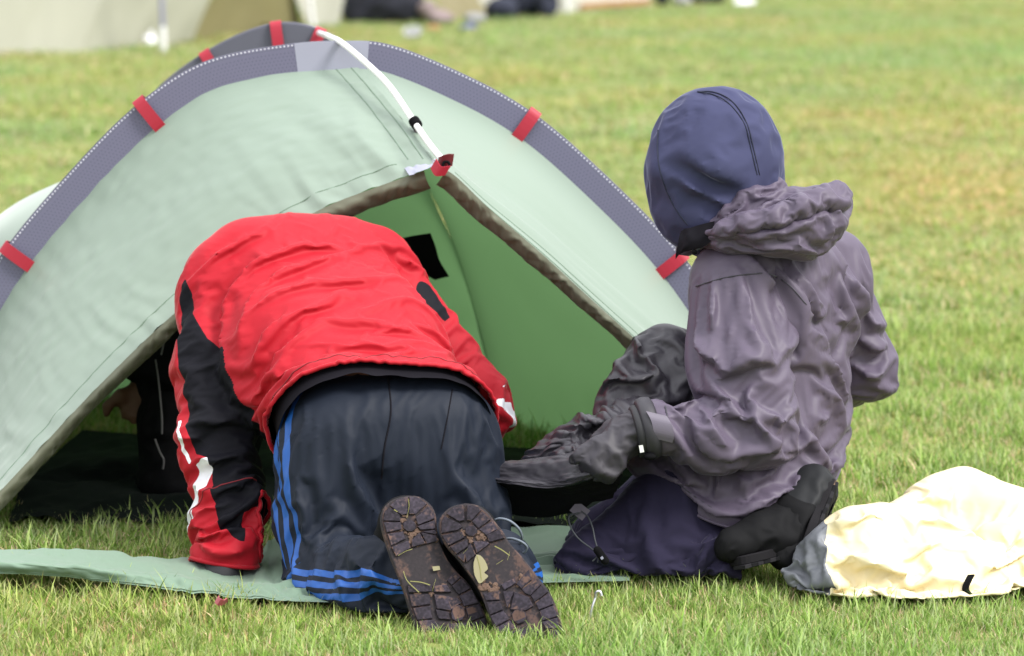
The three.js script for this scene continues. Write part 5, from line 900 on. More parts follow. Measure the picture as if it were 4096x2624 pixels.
  const G2 = new Field(0.012), w2 = wrR; G2.cap(w2, w2.clone().add(V(-0.06, -0.03, 0)), 0.036, 0.036); for (let k = 0; k < 4; k++) { const b = w2.clone().add(V(-0.08, -0.02 - k * 0.008, -0.03 + k * 0.02)); G2.chain([[b, 0.014], [b.clone().add(V(-0.03, -0.012, 0)), 0.013], [b.clone().add(V(-0.04, -0.035, 0.005)), 0.011]], 0.008); } G2.cap(w2.clone().add(V(-0.05, 0, 0.03)), w2.clone().add(V(-0.09, -0.03, 0.05)), 0.014, 0.011);
  part(grey, 'glove', geoOf(G2.mesh(0.005)), MP.gloveGrey);
  lap('grey person');
}
// ---------- third person inside the tent, only a dark leg, jacket edge and hand seen ----------
{
  const p3 = thing('person', 'person in black clothes with grey piping inside the tent, one hand showing', 'person', at(700, 1950, 9.05).setY(0));
  const F = new Field(0.05), c = at(820, 1150, 9.1);
  F.chain([[at(860, 1000, 9.15), 0.10], [c, 0.13], [at(760, 1330, 9.05), 0.12]]); F.cap(at(660, 1330, 9.0), at(800, 1380, 9.0), 0.09, 0.10);
  F.chain([[at(560, 1330, 8.98), 0.06], [at(600, 1380, 8.98), 0.055], [at(700, 1400, 8.98), 0.08]]);
  const jk = part(p3, 'jacket', geoOf(garment(F, { h: 0.014, seed: 81, slack: 1.05, iters: 40, hi: 0.02 })), M.black);
  const T = new Field(0.04); T.chain([[at(720, 1380, 9.0), 0.09], [at(705, 1620, 8.97), 0.072], [at(705, 1870, 8.95), 0.075], [at(800, 1940, 8.95), 0.07]]); T.chain([[at(860, 1420, 9.1), 0.09], [at(900, 1650, 9.1), 0.08], [at(900, 1930, 9.1), 0.075]]);
  const tr = part(p3, 'trousers', geoOf(garment(T, { h: 0.014, seed: 83, slack: 1.05, iters: 40, hi: 0.02 })), M.black);
  M.pipe = fab(lin(0.16, 0.155, 0.16), { roughness: 0.6 });
  for (const l of [[[660, 1305], [652, 1330], [656, 1365], [645, 1420]], [[622, 1438], [630, 1490], [640, 1580], [648, 1680], [648, 1736]], [[620, 1756], [640, 1810], [655, 1840], [652, 1876]]]) part(tr, 'piping', tube(l.map(a => at(a[0], a[1], 8.868)), 0.0022, 6, 30), M.pipe);
  // head and far arm, and the near hand resting on the ground
  const B = new Field(0.03), hd = at(900, 830, 9.2); B.chain([[at(860, 1000, 9.15), 0.06], [hd, 0.07]]).chain([[at(860, 1000, 9.15), 0.06], [at(840, 1250, 9.12), 0.06], [at(700, 1470, 9.05), 0.045]]).ell(hd, 0.075, 0.1, 0.09); B.cap(hd.clone().add(V(-0.05, -0.03, 0.07)), hd.clone().add(V(-0.055, -0.035, 0.085)), 0.013, 0.012, 0.012);
  const w = at(620, 1530, 9.02), pm = at(560, 1590, 9.0); B.cap(at(700, 1470, 9.05), w, 0.05, 0.04).cap(w, pm, 0.042, 0.036);
  for (const [x, y, e, g] of [[520, 1590, 480, 1615], [535, 1625, 500, 1665], [560, 1640, 535, 1685], [590, 1640, 575, 1690]]) B.chain([[pm, 0.018], [at(x, y, 8.98), 0.013], [at((x + e) / 2 - 14, (y + g) / 2, 8.97), 0.011], [at(e, g, 8.97), 0.009]], 0.008);
  B.chain([[w, 0.018], [at(480, 1580, 8.97), 0.013], [at(430, 1625, 8.96), 0.011], [at(425, 1655, 8.96), 0.009]], 0.008);
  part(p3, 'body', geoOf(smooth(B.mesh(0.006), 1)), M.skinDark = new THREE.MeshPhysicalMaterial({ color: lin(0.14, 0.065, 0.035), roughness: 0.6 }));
  lap('third person');
}
// ---------- dark inner sheet and green door flap lying on the grass ----------
const G3 = (a) => onGround(a[0], a[1], a[2] || 0.008);
{
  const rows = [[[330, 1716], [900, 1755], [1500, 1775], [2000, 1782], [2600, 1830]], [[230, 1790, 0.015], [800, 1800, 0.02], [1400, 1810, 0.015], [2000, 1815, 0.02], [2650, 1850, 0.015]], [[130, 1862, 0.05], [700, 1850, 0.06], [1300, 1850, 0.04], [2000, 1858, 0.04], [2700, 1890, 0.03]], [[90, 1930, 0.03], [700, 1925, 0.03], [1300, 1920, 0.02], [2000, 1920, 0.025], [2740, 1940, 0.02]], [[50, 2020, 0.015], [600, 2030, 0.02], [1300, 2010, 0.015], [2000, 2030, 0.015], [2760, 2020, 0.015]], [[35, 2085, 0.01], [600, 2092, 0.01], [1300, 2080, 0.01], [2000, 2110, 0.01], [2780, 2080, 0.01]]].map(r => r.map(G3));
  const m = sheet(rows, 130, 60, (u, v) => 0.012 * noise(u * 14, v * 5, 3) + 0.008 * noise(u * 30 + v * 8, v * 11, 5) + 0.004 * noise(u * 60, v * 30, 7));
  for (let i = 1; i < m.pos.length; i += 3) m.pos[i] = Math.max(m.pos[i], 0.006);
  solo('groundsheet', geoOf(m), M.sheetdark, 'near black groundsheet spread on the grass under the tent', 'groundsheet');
}
{
  const back = [[-120, 2184, 0.05], [300, 2200, 0.045], [700, 2232, 0.03], [1000, 2215, 0.012], [1150, 2130, 0.01], [1450, 2105, 0.01], [2000, 2105, 0.012], [2520, 2110, 0.012]], fold = [[-120, 2226, 0.045], [300, 2258, 0.04], [700, 2296, 0.03], [950, 2322, 0.012], [1150, 2300, 0.015], [1450, 2240, 0.012], [2000, 2210, 0.03], [2520, 2200, 0.012]], mid = [[-120, 2240, 0.05], [300, 2272, 0.046], [700, 2312, 0.034], [950, 2345, 0.014], [1150, 2352, 0.018], [1450, 2330, 0.012], [2000, 2270, 0.015], [2520, 2270, 0.010]], front = [[-120, 2288, 0.028], [300, 2314, 0.024], [700, 2362, 0.016], [950, 2394, 0.008], [1200, 2412, 0.006], [1550, 2412, 0.006], [2050, 2340, 0.008], [2520, 2325, 0.008]];
  const m = sheet([back, fold, mid, front].map(r => r.map(a => onGround(a[0], a[1], a[2]))), 260, 46, (u, v) => { const right = sstep(0.5, 0.7, u); return 0.0035 * noise(u * 40 - v * 3, v * 4, 3) + 0.003 * noise(u * 16, v * 7, 5) + 0.0016 * noise(u * 90, v * 10, 8) + right * (0.012 * noise(u * 30 + v * 6, v * 9, 2) + 0.009 * Math.sin(v * 34 + u * 20 + 3 * noise(u * 8, v * 3, 5))) * Math.sin(Math.PI * v); });
  for (let i = 1; i < m.pos.length; i += 3) m.pos[i] = Math.max(m.pos[i], 0.009);
  const fl = thing('door_flap', 'green tent door flap lying flat on the grass under the kneeling person', 'tent flap', onGround(900, 2300));
  part(fl, 'panel', geoOf(m), M.flap);
  const at2 = (u, v) => { const i = Math.round(u * 260), j = Math.round(v * 46), k = (j * 261 + i) * 3; return V(m.pos[k], m.pos[k + 1] + 0.0015, m.pos[k + 2]); };
  part(fl, 'hem_seam', tube(Array.from({ length: 60 }, (_, i) => at2(0.02 + 0.5 * i / 59, 0.955)), 0.0011, 5, 120), M.seam);
  part(fl, 'peg_loop', ribbon(spline([onGround(868, 2395, 0.016), onGround(872, 2405, 0.03), onGround(885, 2412, 0.03), onGround(900, 2405, 0.02), onGround(905, 2412, 0.006)], 20), () => V(0.004, 0.007, 0.006), 0.002), M.loop = fab(lin(0.5, 0.1, 0.13), { roughness: 0.6 }));
  part(fl, 'webbing_tab', ribbon(spline([onGround(770, 2236, 0.03), onGround(800, 2228, 0.04), onGround(830, 2228, 0.035)], 10), () => V(0.002, 0.006, 0.006), 0.002), M.lavLight);
}
// ---------- grey tarp held by the kneeling person ----------
{
  const tarp = thing('tarp', 'crumpled dark grey waterproof sheet held in the gloved hand', 'tarp', onGround(2300, 2150));
  const F = new Field(0.03);
  F.chain([[at(2760, 1430, 8.24), 0.05], [at(2660, 1420, 8.18), 0.075], [at(2580, 1450, 8.15), 0.055], [at(2520, 1500, 8.13), 0.045], [at(2510, 1580, 8.11), 0.05], [at(2580, 1620, 8.1), 0.06], [at(2700, 1560, 8.15), 0.085]]); F.cap(at(2600, 1530, 8.13), at(2680, 1480, 8.16), 0.07, 0.08);
  creases(F, [2200, 1500, 3.08], [[[[720, 440], [850, 290], [1000, 130], [1180, 90]], 0.016], [[[820, 60], [950, 130], [1080, 110], [1300, 100]], 0.014], [[[1000, 150], [1080, 260], [1120, 400]], 0.015, -1], [[[1180, 20], [1220, 100], [1350, 130], [1560, 100]], 0.013]]);
  creases(F, [2400, 1250, 2], [[[[120, 220], [200, 180], [330, 170], [420, 250]], 0.016], [[[100, 330], [220, 300], [300, 320], [400, 290]], 0.016], [[[330, 130], [360, 220], [480, 330]], 0.015, -1], [[[180, 260], [230, 360], [330, 420]], 0.014, -1], [[[60, 440], [180, 400], [300, 410], [420, 390]], 0.015]]);
  const m = garment(F, { h: 0.0085, seed: 91, slack: 1.15, hi: 0.025, lo: -0.018, iters: 160, iters2: 0, bend: 0.03, grav: 0.00004, damp: 0.85, fric: 0.9, jitter: 0.004 });
  M.tarp = fab(lin(0.040, 0.037, 0.046), { roughness: 0.42, specularIntensity: 0.7 });
  part(tarp, 'gathered_cloth', geoOf(m), M.tarp);
  const dr = sheet([
    [[2080, 1900, 8.14], [2140, 1850, 8.15], [2220, 1790, 8.15], [2300, 1730, 8.16], [2362, 1740, 8.15], [2424, 1720, 8.15], [2500, 1680, 8.15], [2620, 1640, 8.16]],
    [[2092, 1848, 8.07], [2134, 1780, 8.07], [2212, 1720, 8.07], [2300, 1644, 8.08], [2362, 1660, 8.06], [2424, 1645, 8.06], [2500, 1600, 8.07], [2620, 1580, 8.09]],
    [[2108, 1850, 8.03], [2170, 1788, 8.02], [2252, 1735, 8.01], [2318, 1690, 8.0], [2385, 1690, 7.985], [2455, 1685, 7.98], [2530, 1655, 8.0], [2630, 1640, 8.01]],
    [[2120, 1858, 8.0], [2210, 1805, 8.01], [2285, 1765, 7.99], [2335, 1745, 8.0], [2385, 1725, 8.01], [2450, 1725, 7.99], [2530, 1700, 7.99], [2630, 1690, 8.0]],
    [[2130, 1868, 8.0], [2220, 1832, 7.985], [2300, 1808, 7.97], [2355, 1785, 7.955], [2420, 1760, 7.95], [2480, 1760, 7.955], [2550, 1745, 7.965], [2640, 1730, 7.98]],
    [[2140, 1885, 8.03], [2230, 1860, 8.02], [2310, 1845, 8.01], [2365, 1825, 8.0], [2430, 1800, 8.0], [2490, 1800, 8.0], [2560, 1780, 8.0], [2650, 1760, 8.0]]], 130, 80, (u, v) => 0.009 * noise(u * 9 + v * 3, v * 4, 7) + 0.005 * (1 - 2 * Math.abs(noise(u * 16 - v * 5, v * 6, 3))) + 0.002 * noise(u * 40, v * 20, 5));
  crease(dr, { amp: 0.010, lam: 0.10, dirs: [[0.9, 0.3, 0.1], [0.5, 0.8, 0.2]], seed: 26, warp: 0.9, oct: 2 });
  part(tarp, 'draped_cloth', geoOf(dr), M.tarp);
  // the band pulled straight to the left, its lip, and the hanging part, its shade put in as black colour
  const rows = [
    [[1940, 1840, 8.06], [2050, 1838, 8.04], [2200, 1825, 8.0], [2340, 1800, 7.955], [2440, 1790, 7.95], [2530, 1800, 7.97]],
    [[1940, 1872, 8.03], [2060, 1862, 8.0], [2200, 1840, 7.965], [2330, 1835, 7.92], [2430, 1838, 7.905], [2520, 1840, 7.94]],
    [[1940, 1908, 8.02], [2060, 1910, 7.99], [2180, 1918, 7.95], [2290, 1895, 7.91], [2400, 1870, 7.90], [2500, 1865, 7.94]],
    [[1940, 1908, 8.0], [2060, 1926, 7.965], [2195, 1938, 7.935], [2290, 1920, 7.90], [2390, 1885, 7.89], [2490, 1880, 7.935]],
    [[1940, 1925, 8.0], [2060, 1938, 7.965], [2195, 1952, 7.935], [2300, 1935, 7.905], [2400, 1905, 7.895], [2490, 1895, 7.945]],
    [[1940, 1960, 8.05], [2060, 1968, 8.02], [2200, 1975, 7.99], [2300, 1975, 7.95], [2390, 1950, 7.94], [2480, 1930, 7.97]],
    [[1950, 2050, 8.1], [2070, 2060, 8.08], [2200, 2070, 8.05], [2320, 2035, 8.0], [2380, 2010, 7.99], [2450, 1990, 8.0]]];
  const s = sheet(rows.slice(0, 5), 110, 60, (u, v) => 0.0022 * noise(u * 9, v * 12, 3) + 0.0012 * noise(u * 26, v * 24, 6));
  part(tarp, 'pulled_band', geoOf(s), M.tarp);
  part(tarp, 'shaded_hang', geoOf(sheet(rows.slice(4), 110, 40, (u, v) => 0.003 * noise(u * 9, v * 8, 3))), M.black, 'hanging part of the sheet with its shade painted black');
  part(tarp, 'cord_tab', ribbon(spline([at(2295, 2022, 7.985), at(2330, 2052, 7.978), at(2345, 2062, 7.976)], 6), () => V(0.008, 0.010, 0), 0.002), M.lavDark = fab(lin(0.11, 0.095, 0.12), { roughness: 0.6 }));
  const cd = part(tarp, 'draw_cord', tube([at(2318, 2050, 7.975), at(2278, 2065, 7.965), at(2280, 2100, 7.95), at(2310, 2150, 7.93), at(2360, 2190, 7.915), at(2395, 2215, 7.90)], 0.0016, 6, 60), M.blackcord);
  part(tarp, 'draw_cord', tube([at(2325, 2045, 7.975), at(2350, 2065, 7.965), at(2370, 2110, 7.94), at(2380, 2160, 7.92), at(2392, 2200, 7.905)], 0.0016, 6, 50), M.blackcord);
  const lk = new THREE.CapsuleGeometry(0.008, 0.026, 6, 12); lk.scale(1, 1, 0.7); lk.rotateZ(0.62); const lp = at(2405, 2222, 7.893); lk.translate(lp.x, lp.y, lp.z); const lkm = part(tarp, 'cord_lock', lk, M.black); part(lkm, 'release_button', new THREE.BoxGeometry(0.005, 0.005, 0.004).rotateZ(0.6).translate(...at(2408, 2232, 7.884).toArray()), M.lav);
  part(tarp, 'cord_end', tube([at(2392, 2212, 7.9), at(2385, 2230, 7.895), at(2370, 2245, 7.893)], 0.0014, 5, 12), M.blackcord); part(tarp, 'cord_end', tube([at(2395, 2215, 7.9), at(2393, 2235, 7.895), at(2390, 2250, 7.893)], 0.0014, 5, 12), M.blackcord);
  lap('tarp');
}
// ---------- yellow bag ----------
{
  const bag = thing('stuff_sack', 'pale yellow cloth sack with grey end, crumpled on the grass', 'bag', onGround(3650, 2380));
  const F = new Field(0.05);
  F.chain([[at(3300, 2200, 7.86), 0.072], [at(3420, 2180, 7.88), 0.095], [at(3560, 2190, 7.92), 0.105], [at(3720, 2230, 7.92), 0.095], [at(3880, 2270, 7.9), 0.082], [at(3960, 2300, 7.9), 0.06]]);
  F.chain([[at(3400, 2300, 7.83), 0.06], [at(3560, 2340, 7.80), 0.05], [at(3750, 2330, 7.81), 0.055], [at(3920, 2340, 7.83), 0.045]]);
  F.chain([[at(3600, 2090, 8.05), 0.075], [at(3760, 2000, 8.14), 0.072], [at(3860, 1960, 8.17), 0.066], [at(3960, 2030, 8.13), 0.075], [at(4080, 2060, 8.1), 0.07], [at(4220, 2120, 8.08), 0.08]]);
  F.chain([[at(3960, 2150, 8.0), 0.06], [at(4080, 2170, 7.98), 0.07], [at(4200, 2220, 7.96), 0.07]]); F.chain([[at(4040, 2270, 7.9), 0.05], [at(4150, 2300, 7.9), 0.06]]);
  F.cut((x, y, z) => 0.004 - y);
  creases(F, [3000, 1700, 1.667], [[[[520, 560], [640, 500], [740, 470], [900, 480]], 0.014], [[[1100, 420], [1250, 330], [1400, 290]], 0.014], [[[560, 700], [560, 850], [570, 1000]], 0.010, -1], [[[1080, 640], [1300, 620], [1450, 680]], 0.012], [[[720, 1000], [700, 1100], [620, 1150]], 0.014], [[[1180, 930], [1120, 1040], [1000, 1150]], 0.014], [[[500, 600], [620, 690], [600, 850], [560, 1000]], 0.014, -1], [[[880, 720], [980, 760], [1020, 870], [1000, 980]], 0.016, -1], [[[930, 840], [940, 960], [960, 1190]], 0.013, -1], [[[640, 680], [820, 690], [940, 760]], 0.014], [[[1060, 860], [1250, 850], [1500, 900], [1750, 950]], 0.012], [[[960, 1020], [1100, 1010], [1250, 990], [1450, 1010]], 0.014], [[[1450, 1010], [1550, 1020], [1740, 960]], 0.012], [[[800, 960], [720, 1060], [630, 1120]], 0.013], [[[1520, 640], [1680, 780], [1760, 930]], 0.015, -1], [[[1000, 490], [1300, 540], [1500, 620]], 0.012], [[[1540, 690], [1700, 640], [1827, 600]], 0.013], [[[1560, 760], [1700, 720], [1827, 690]], 0.013], [[[1440, 1010], [1640, 1060], [1680, 1020]], 0.010], [[[1000, 1040], [1140, 1110], [1300, 1140]], 0.012]], { s: 1.3, k: 0.02 });
  const m = garment(F, { h: 0.0085, seed: 101, slack: 1.14, hi: 0.025, lo: -0.03, iters: 200, iters2: 0, bend: 0.035, grav: 0.00006, damp: 0.85, fric: 0.9, floor: 0.008, jitter: 0.004 });
  const endP = planeCut(at(3318, 2100, 7.80), at(3335, 2400, 7.78), at(3330, 2200, 8.0), at(3600, 2200, 7.9));
  const [ye, gr2] = split(m, (x, y, z) => endP(x, y, z) + 0.004 * noise(x * 40, y * 40, z * 40));
  M.yellow = fab(lin(0.88, 0.77, 0.49), { roughness: 0.5, transmission: 0.0 });
  const b = part(bag, 'cloth', geoOf(ye), M.yellow, 'pale yellow nylon cloth'); part(bag, 'end_panel', geoOf(gr2), M.bagGrey = fab(lin(0.18, 0.19, 0.21), { roughness: 0.45 }), 'grey end panel');
  part(bag, 'strap', ribbon(spline([at(3885, 2300, 7.775), at(3872, 2325, 7.765), at(3862, 2355, 7.76), at(3875, 2375, 7.755), at(3898, 2378, 7.755)], 20), () => V(0.006, 0.001, 0.003), 0.003), M.black);
  lap('bag');
}
{ // tent peg standing in the grass
  const a = onGround(2355, 2470, 0.0), t = a.clone().add(V(0.013, 0.036, -0.01));
  const pg = thing('tent_peg', 'thin shiny metal tent peg stuck in the grass between the boots and bag', 'tent peg', a);
  M.steel = new THREE.MeshPhysicalMaterial({ color: lin(0.75, 0.75, 0.78), metalness: 0.9, roughness: 0.3 });
  part(pg, 'shaft', tube([a.clone().add(V(-0.004, -0.03, 0)), a.clone().lerp(t, 0.5), t], 0.0024, 8, 14), M.steel);
  part(pg, 'hook', tube([t, t.clone().add(V(0.002, 0.01, 0)), t.clone().add(V(0.008, 0.012, 0.002)), t.clone().add(V(0.011, 0.004, 0.003))], 0.003, 8, 16), M.steel);
}
// ---------- the camp behind: tents, poles, gear ----------
const gAt = (px, py, h = 0) => onGround(px, py, h);
function panel(rows, nu = 24, nv = 24, amp = 0.01, seed = 1) { return geoOf(sheet(rows, nu, nv, (u, v) => amp * noise(u * 5 + seed, v * 4, seed) + amp * 0.4 * noise(u * 14 + v * 6, v * 6, seed))); }
const upAt = (g, dx, h, dz = 0) => V(g.x + dx, h, g.z + dz);
const MB = {
  beige: fab(lin(0.40, 0.40, 0.31), { roughness: 0.9, transmission: 0.15 }), beigeLight: fab(lin(0.55, 0.54, 0.46), { roughness: 0.9, transmission: 0.15 }), olive: fab(lin(0.17, 0.15, 0.055), { roughness: 0.9 }), seamTan: fab(lin(0.42, 0.33, 0.24), { roughness: 0.9 }),
  white: fab(lin(0.95, 0.95, 0.97), { roughness: 0.6 }), lav: fab(lin(0.30, 0.30, 0.42), { roughness: 0.6 }), navy: fab(lin(0.012, 0.013, 0.026), { roughness: 0.8 }), brown: fab(lin(0.12, 0.06, 0.025), { roughness: 0.9 }), pink: fab(lin(0.26, 0.2, 0.2), { roughness: 0.9 }), orange: fab(lin(0.45, 0.24, 0.10), { roughness: 0.8 }), blue: fab(lin(0.14, 0.16, 0.26), { roughness: 0.8 }), grey: fab(lin(0.3, 0.3, 0.3), { roughness: 0.8 }), denim: fab(lin(0.02, 0.024, 0.045), { roughness: 0.9 }),
};
function poleAt(px, py, h, lean, label, split_h) {
  const b = gAt(px, py), t = thing('tent_pole', label, 'pole', b, 'poles of the tents behind');
  part(t, 'lower_tube', new THREE.CylinderGeometry(0.018, 0.018, split_h, 12).translate(b.x, split_h / 2, b.z), MB.white);
  part(t, 'upper_tube', new THREE.CylinderGeometry(0.016, 0.016, h - split_h, 12).translate(b.x, (h + split_h) / 2, b.z), MB.lav);
  const foot = new THREE.ConeGeometry(0.02, 0.03, 12); foot.rotateX(Math.PI); foot.translate(b.x, 0.012, b.z); part(t, 'foot', foot, MB.white);
  t.rotation.z = lean;
}
{ // beige ridge tent on the left
  const t = thing('ridge_tent', 'beige canvas tent with olive door at the back left', 'tent', gAt(500, 190));
  const b0 = gAt(-260, 222), b1 = gAt(330, 208), b2 = gAt(765, 172), o1 = gAt(1215, 104), up = 1.25;
  const r0 = upAt(b0, 0.5, up, -0.9), r1 = upAt(b1, 0.42, up, -0.9), r2 = upAt(b2, 0.48, up, -0.5);
  part(t, 'side_panel', panel([[b0, b0.clone().lerp(b1, 0.5), b1], [b0.clone().lerp(r0, 0.5), b0.clone().lerp(r0, 0.5).lerp(b1.clone().lerp(r1, 0.5), 0.5), b1.clone().lerp(r1, 0.5)], [r0, r0.clone().lerp(r1, 0.5), r1]], 30, 30, 0.02, 3), MB.beige);
  part(t, 'side_panel', panel([[b1, b1.clone().lerp(b2, 0.5), b2], [b1.clone().lerp(r1, 0.5), b1.clone().lerp(r1, 0.5).lerp(b2.clone().lerp(r2, 0.5), 0.5), b2.clone().lerp(r2, 0.5)], [r1, r1.clone().lerp(r2, 0.5), r2]], 30, 30, 0.02, 5), MB.beige);
  part(t, 'panel_seam', tube([gAt(265, 202), upAt(gAt(265, 202), 0.07, 0.14, -0.05), upAt(gAt(265, 202), 0.19, 0.36, -0.12), upAt(gAt(265, 202), 0.5, 0.9, -0.4)].map(p => p.add(V(0, 0, 0.05))), 0.018, 6, 24), MB.seamTan);
  part(t, 'panel_seam', tube([gAt(190, 190), upAt(gAt(190, 190), -0.09, 0.2, 0), upAt(gAt(190, 190), -0.2, 0.6, -0.2)].map(p => p.add(V(0, 0, 0.1))), 0.022, 6, 24), MB.seamShadow = fab(lin(0.28, 0.28, 0.21), { roughness: 0.9 }));  // this one is a shadow line beside the seam, painted as darker beige
  const ap = upAt(gAt(1040, 130), 0, 0.95, -0.4);
  part(t, 'door', panel([[b2.clone().add(V(0, 0, -0.1)), b2.clone().lerp(o1, 0.5), o1], [b2.clone().lerp(ap, 0.5), ap.clone().lerp(b2.clone().lerp(o1, 0.5), 0.5), o1.clone().lerp(ap, 0.5)], [ap.clone().add(V(-0.02, 0, 0)), ap, ap.clone().add(V(0.02, 0, 0))]], 24, 24, 0.015, 7), MB.olive);
  part(t, 'door_fold', panel([[gAt(1050, 96, 0.02), gAt(1075, 94, 0.02), gAt(1100, 96, 0.02)], [gAt(1060, 96, 0.05), gAt(1078, 94, 0.07), gAt(1095, 96, 0.05)], [gAt(1074, 96, 0.1), gAt(1078, 94, 0.11), gAt(1082, 96, 0.1)]].map(r => r.map(p => p.clone().add(V(0, 0, 0.15)))), 10, 10, 0.01, 8), MB.brown);
  const f0 = gAt(1225, 112), f1 = gAt(1345, 96), f2 = upAt(f1, 0.22, 1.0, -0.3), f3 = upAt(f0, -0.28, 1.0, -0.2);
  part(t, 'open_flap', panel([[f0, f0.clone().lerp(f1, 0.5), f1], [f0.clone().lerp(f3, 0.5), f0.clone().lerp(f2, 0.5), f1.clone().lerp(f2, 0.5)], [f3, f3.clone().lerp(f2, 0.5), f2]], 20, 20, 0.02, 9), MB.beigeLight);
}
poleAt(655, 207, 1.4, 0.03, 'white and lilac pole standing before the beige tent side', 0.16);
poleAt(1252, 112, 1.3, 0.12, 'slanting white pole by the pale flap right of the olive door', 0.5);
poleAt(2268, 52, 1.3, 0.02, 'white pole right of the dark bundles at the back', 0.6);
function lump(name, label, cat, mat, list, o = {}) { const F = new Field(o.k ?? 0.05); for (const [px, py, h, rx, ry, rz] of list) { const c = gAt(px, py).setY(h); F.ell(c, rx, ry, rz ?? rx); } F.cut((x, y, z) => 0.002 - y); const m0 = garment(F, { h: o.h ?? 0.03, slack: 1.1, iters: 30, iters2: 0, hi: 0.03, lo: -0.02, bend: 0.1, floor: 0.005, seed: o.seed ?? 5, jitter: 0.012, gh: 0.03 }); const m = pieces(m0)[0]; return solo(name, geoOf(m), mat, label, cat, o.group); }
lump('plastic_bag', 'white plastic bag by the beige tent side', 'bag', MB.white, [[560, 185, 0.05, 0.075, 0.07], [520, 185, 0.03, 0.06, 0.04], [582, 184, 0.11, 0.05, 0.09], [600, 184, 0.04, 0.05, 0.05]], { h: 0.012 });
lump('kit_bag', 'large dark navy kit bag beside the pale tent flap', 'bag', MB.navy, [[1440, 88, 0.16, 0.12, 0.2], [1540, 88, 0.18, 0.16, 0.22], [1630, 90, 0.13, 0.11, 0.16], [1500, 80, 0.34, 0.16, 0.16]], { seed: 7 });
lump('backpack', 'brown pack leaning at the edge of the pale flap', 'backpack', MB.brown, [[1345, 84, 0.08, 0.05, 0.1], [1365, 80, 0.2, 0.05, 0.12], [1375, 70, 0.05, 0.06, 0.06]], { h: 0.018, seed: 8 });
lump('clothes_pile', 'pinkish grey heap of clothes behind the tent', 'clothes', MB.pink, [[1690, 100, 0.05, 0.08, 0.06], [1710, 92, 0.12, 0.07, 0.06], [1740, 92, 0.05, 0.07, 0.05], [1770, 90, 0.04, 0.08, 0.05]], { h: 0.018, seed: 9 });
lump('clothes_pile', 'pale grey and blue heap of cloth on the far grass', 'clothes', MB.grey, [[1800, 112, 0.02, 0.06, 0.03], [1850, 104, 0.03, 0.07, 0.035], [1900, 92, 0.04, 0.08, 0.04], [1940, 86, 0.04, 0.06, 0.05]], { h: 0.015, seed: 10 });
lump('towel', 'blue grey towel on the far grass beside the pale heap', 'towel', MB.blue, [[1860, 124, 0.02, 0.05, 0.03], [1885, 122, 0.025, 0.04, 0.03]], { h: 0.012, seed: 11 });
lump('food_packet', 'orange packet on the far grass', 'packet', MB.orange, [[1735, 122, 0.02, 0.05, 0.025], [1760, 114, 0.02, 0.04, 0.03], [1705, 130, 0.01, 0.04, 0.015]], { h: 0.012, seed: 12 });
for (const [px, py, l] of [[1636, 158, 'left one of two white cups lying on the far grass'], [1666, 156, 'right one of two white cups lying on the far grass']]) {
  const b = gAt(px, py), c = thing('cup', l, 'cup', b, 'white cups on the far grass');
  const g = new THREE.LatheGeometry([[0, 0], [0.026, 0], [0.034, 0.07], [0.036, 0.072], [0.033, 0.07], [0.024, 0.004], [0, 0.004]].map(a => new THREE.Vector2(a[0], a[1])), 20); g.rotateX(1.2); g.translate(b.x, 0.034, b.z); part(c, 'wall', g, MB.white);
}
{ // second tent: olive side and pale flap
  const t = thing('ridge_tent', 'olive tent with pale folded flap behind the far heaps', 'tent', gAt(1850, 60));
  const a = gAt(1770, 88), b = gAt(1945, 64), c = gAt(2040, 60);
  const ra = upAt(a, -0.25, 1.1, -0.4), rb = upAt(b, -0.55, 1.1, -0.4);
  part(t, 'side_panel', panel([[a, a.clone().lerp(b, 0.5), b], [a.clone().lerp(ra, 0.5), a.clone().lerp(rb, 0.5), b.clone().lerp(rb, 0.5)], [ra, ra.clone().lerp(rb, 0.5), rb]], 20, 20, 0.02, 12), MB.oliveLight = fab(lin(0.24, 0.21, 0.11), { roughness: 0.9 }));
  const ra2 = upAt(b, -0.5, 1.1, -0.3), rc = upAt(c, 0.35, 1.1, -0.3);
  part(t, 'open_flap', panel([[b, b.clone().lerp(c, 0.1), b.clone().lerp(c, 0.2)], [b.clone().lerp(ra2, 0.5), b.clone().lerp(ra2, 0.5).lerp(c.clone().lerp(rc, 0.5), 0.5), c.clone().lerp(rc, 0.5)], [ra2, ra2.clone().lerp(rc, 0.5), rc]], 20, 20, 0.02, 13), MB.beigeLight);
}
lump('duffel_bag', 'dark denim blue bundle lying by the far olive tent', 'bag', MB.denim, [[2010, 78, 0.08, 0.12, 0.09], [2080, 72, 0.15, 0.14, 0.14], [2150, 72, 0.16, 0.11, 0.18], [2185, 76, 0.11, 0.07, 0.14]], { seed: 14 });
{ // third tent at the right, only its foot in view
  const t = thing('ridge_tent', 'pale tent at the far right with an orange strip along its foot', 'tent', gAt(2400, 36));
  const a = gAt(2200, 56), b = gAt(2600, 26), ra = upAt(a, 0.3, 1.1, -0.8), rb = upAt(b, -0.1, 1.1, -0.8);
  part(t, 'side_panel', panel([[a, a.clone().lerp(b, 0.5), b], [a.clone().lerp(ra, 0.5), a.clone().lerp(ra, 0.5).lerp(b.clone().lerp(rb, 0.5), 0.5), b.clone().lerp(rb, 0.5)], [ra, ra.clone().lerp(rb, 0.5), rb]], 20, 20, 0.02, 15), MB.beigeLight);
  part(t, 'foot_strip', ribbon(spline([a.clone().lerp(b, 0.3).add(V(0, 0.045, 0.04)), a.clone().lerp(b, 0.6).add(V(0, 0.045, 0.04)), b.clone().add(V(0, 0.045, 0.04))], 16), () => V(0, 0.022, 0), 0.01), MB.orange);
}
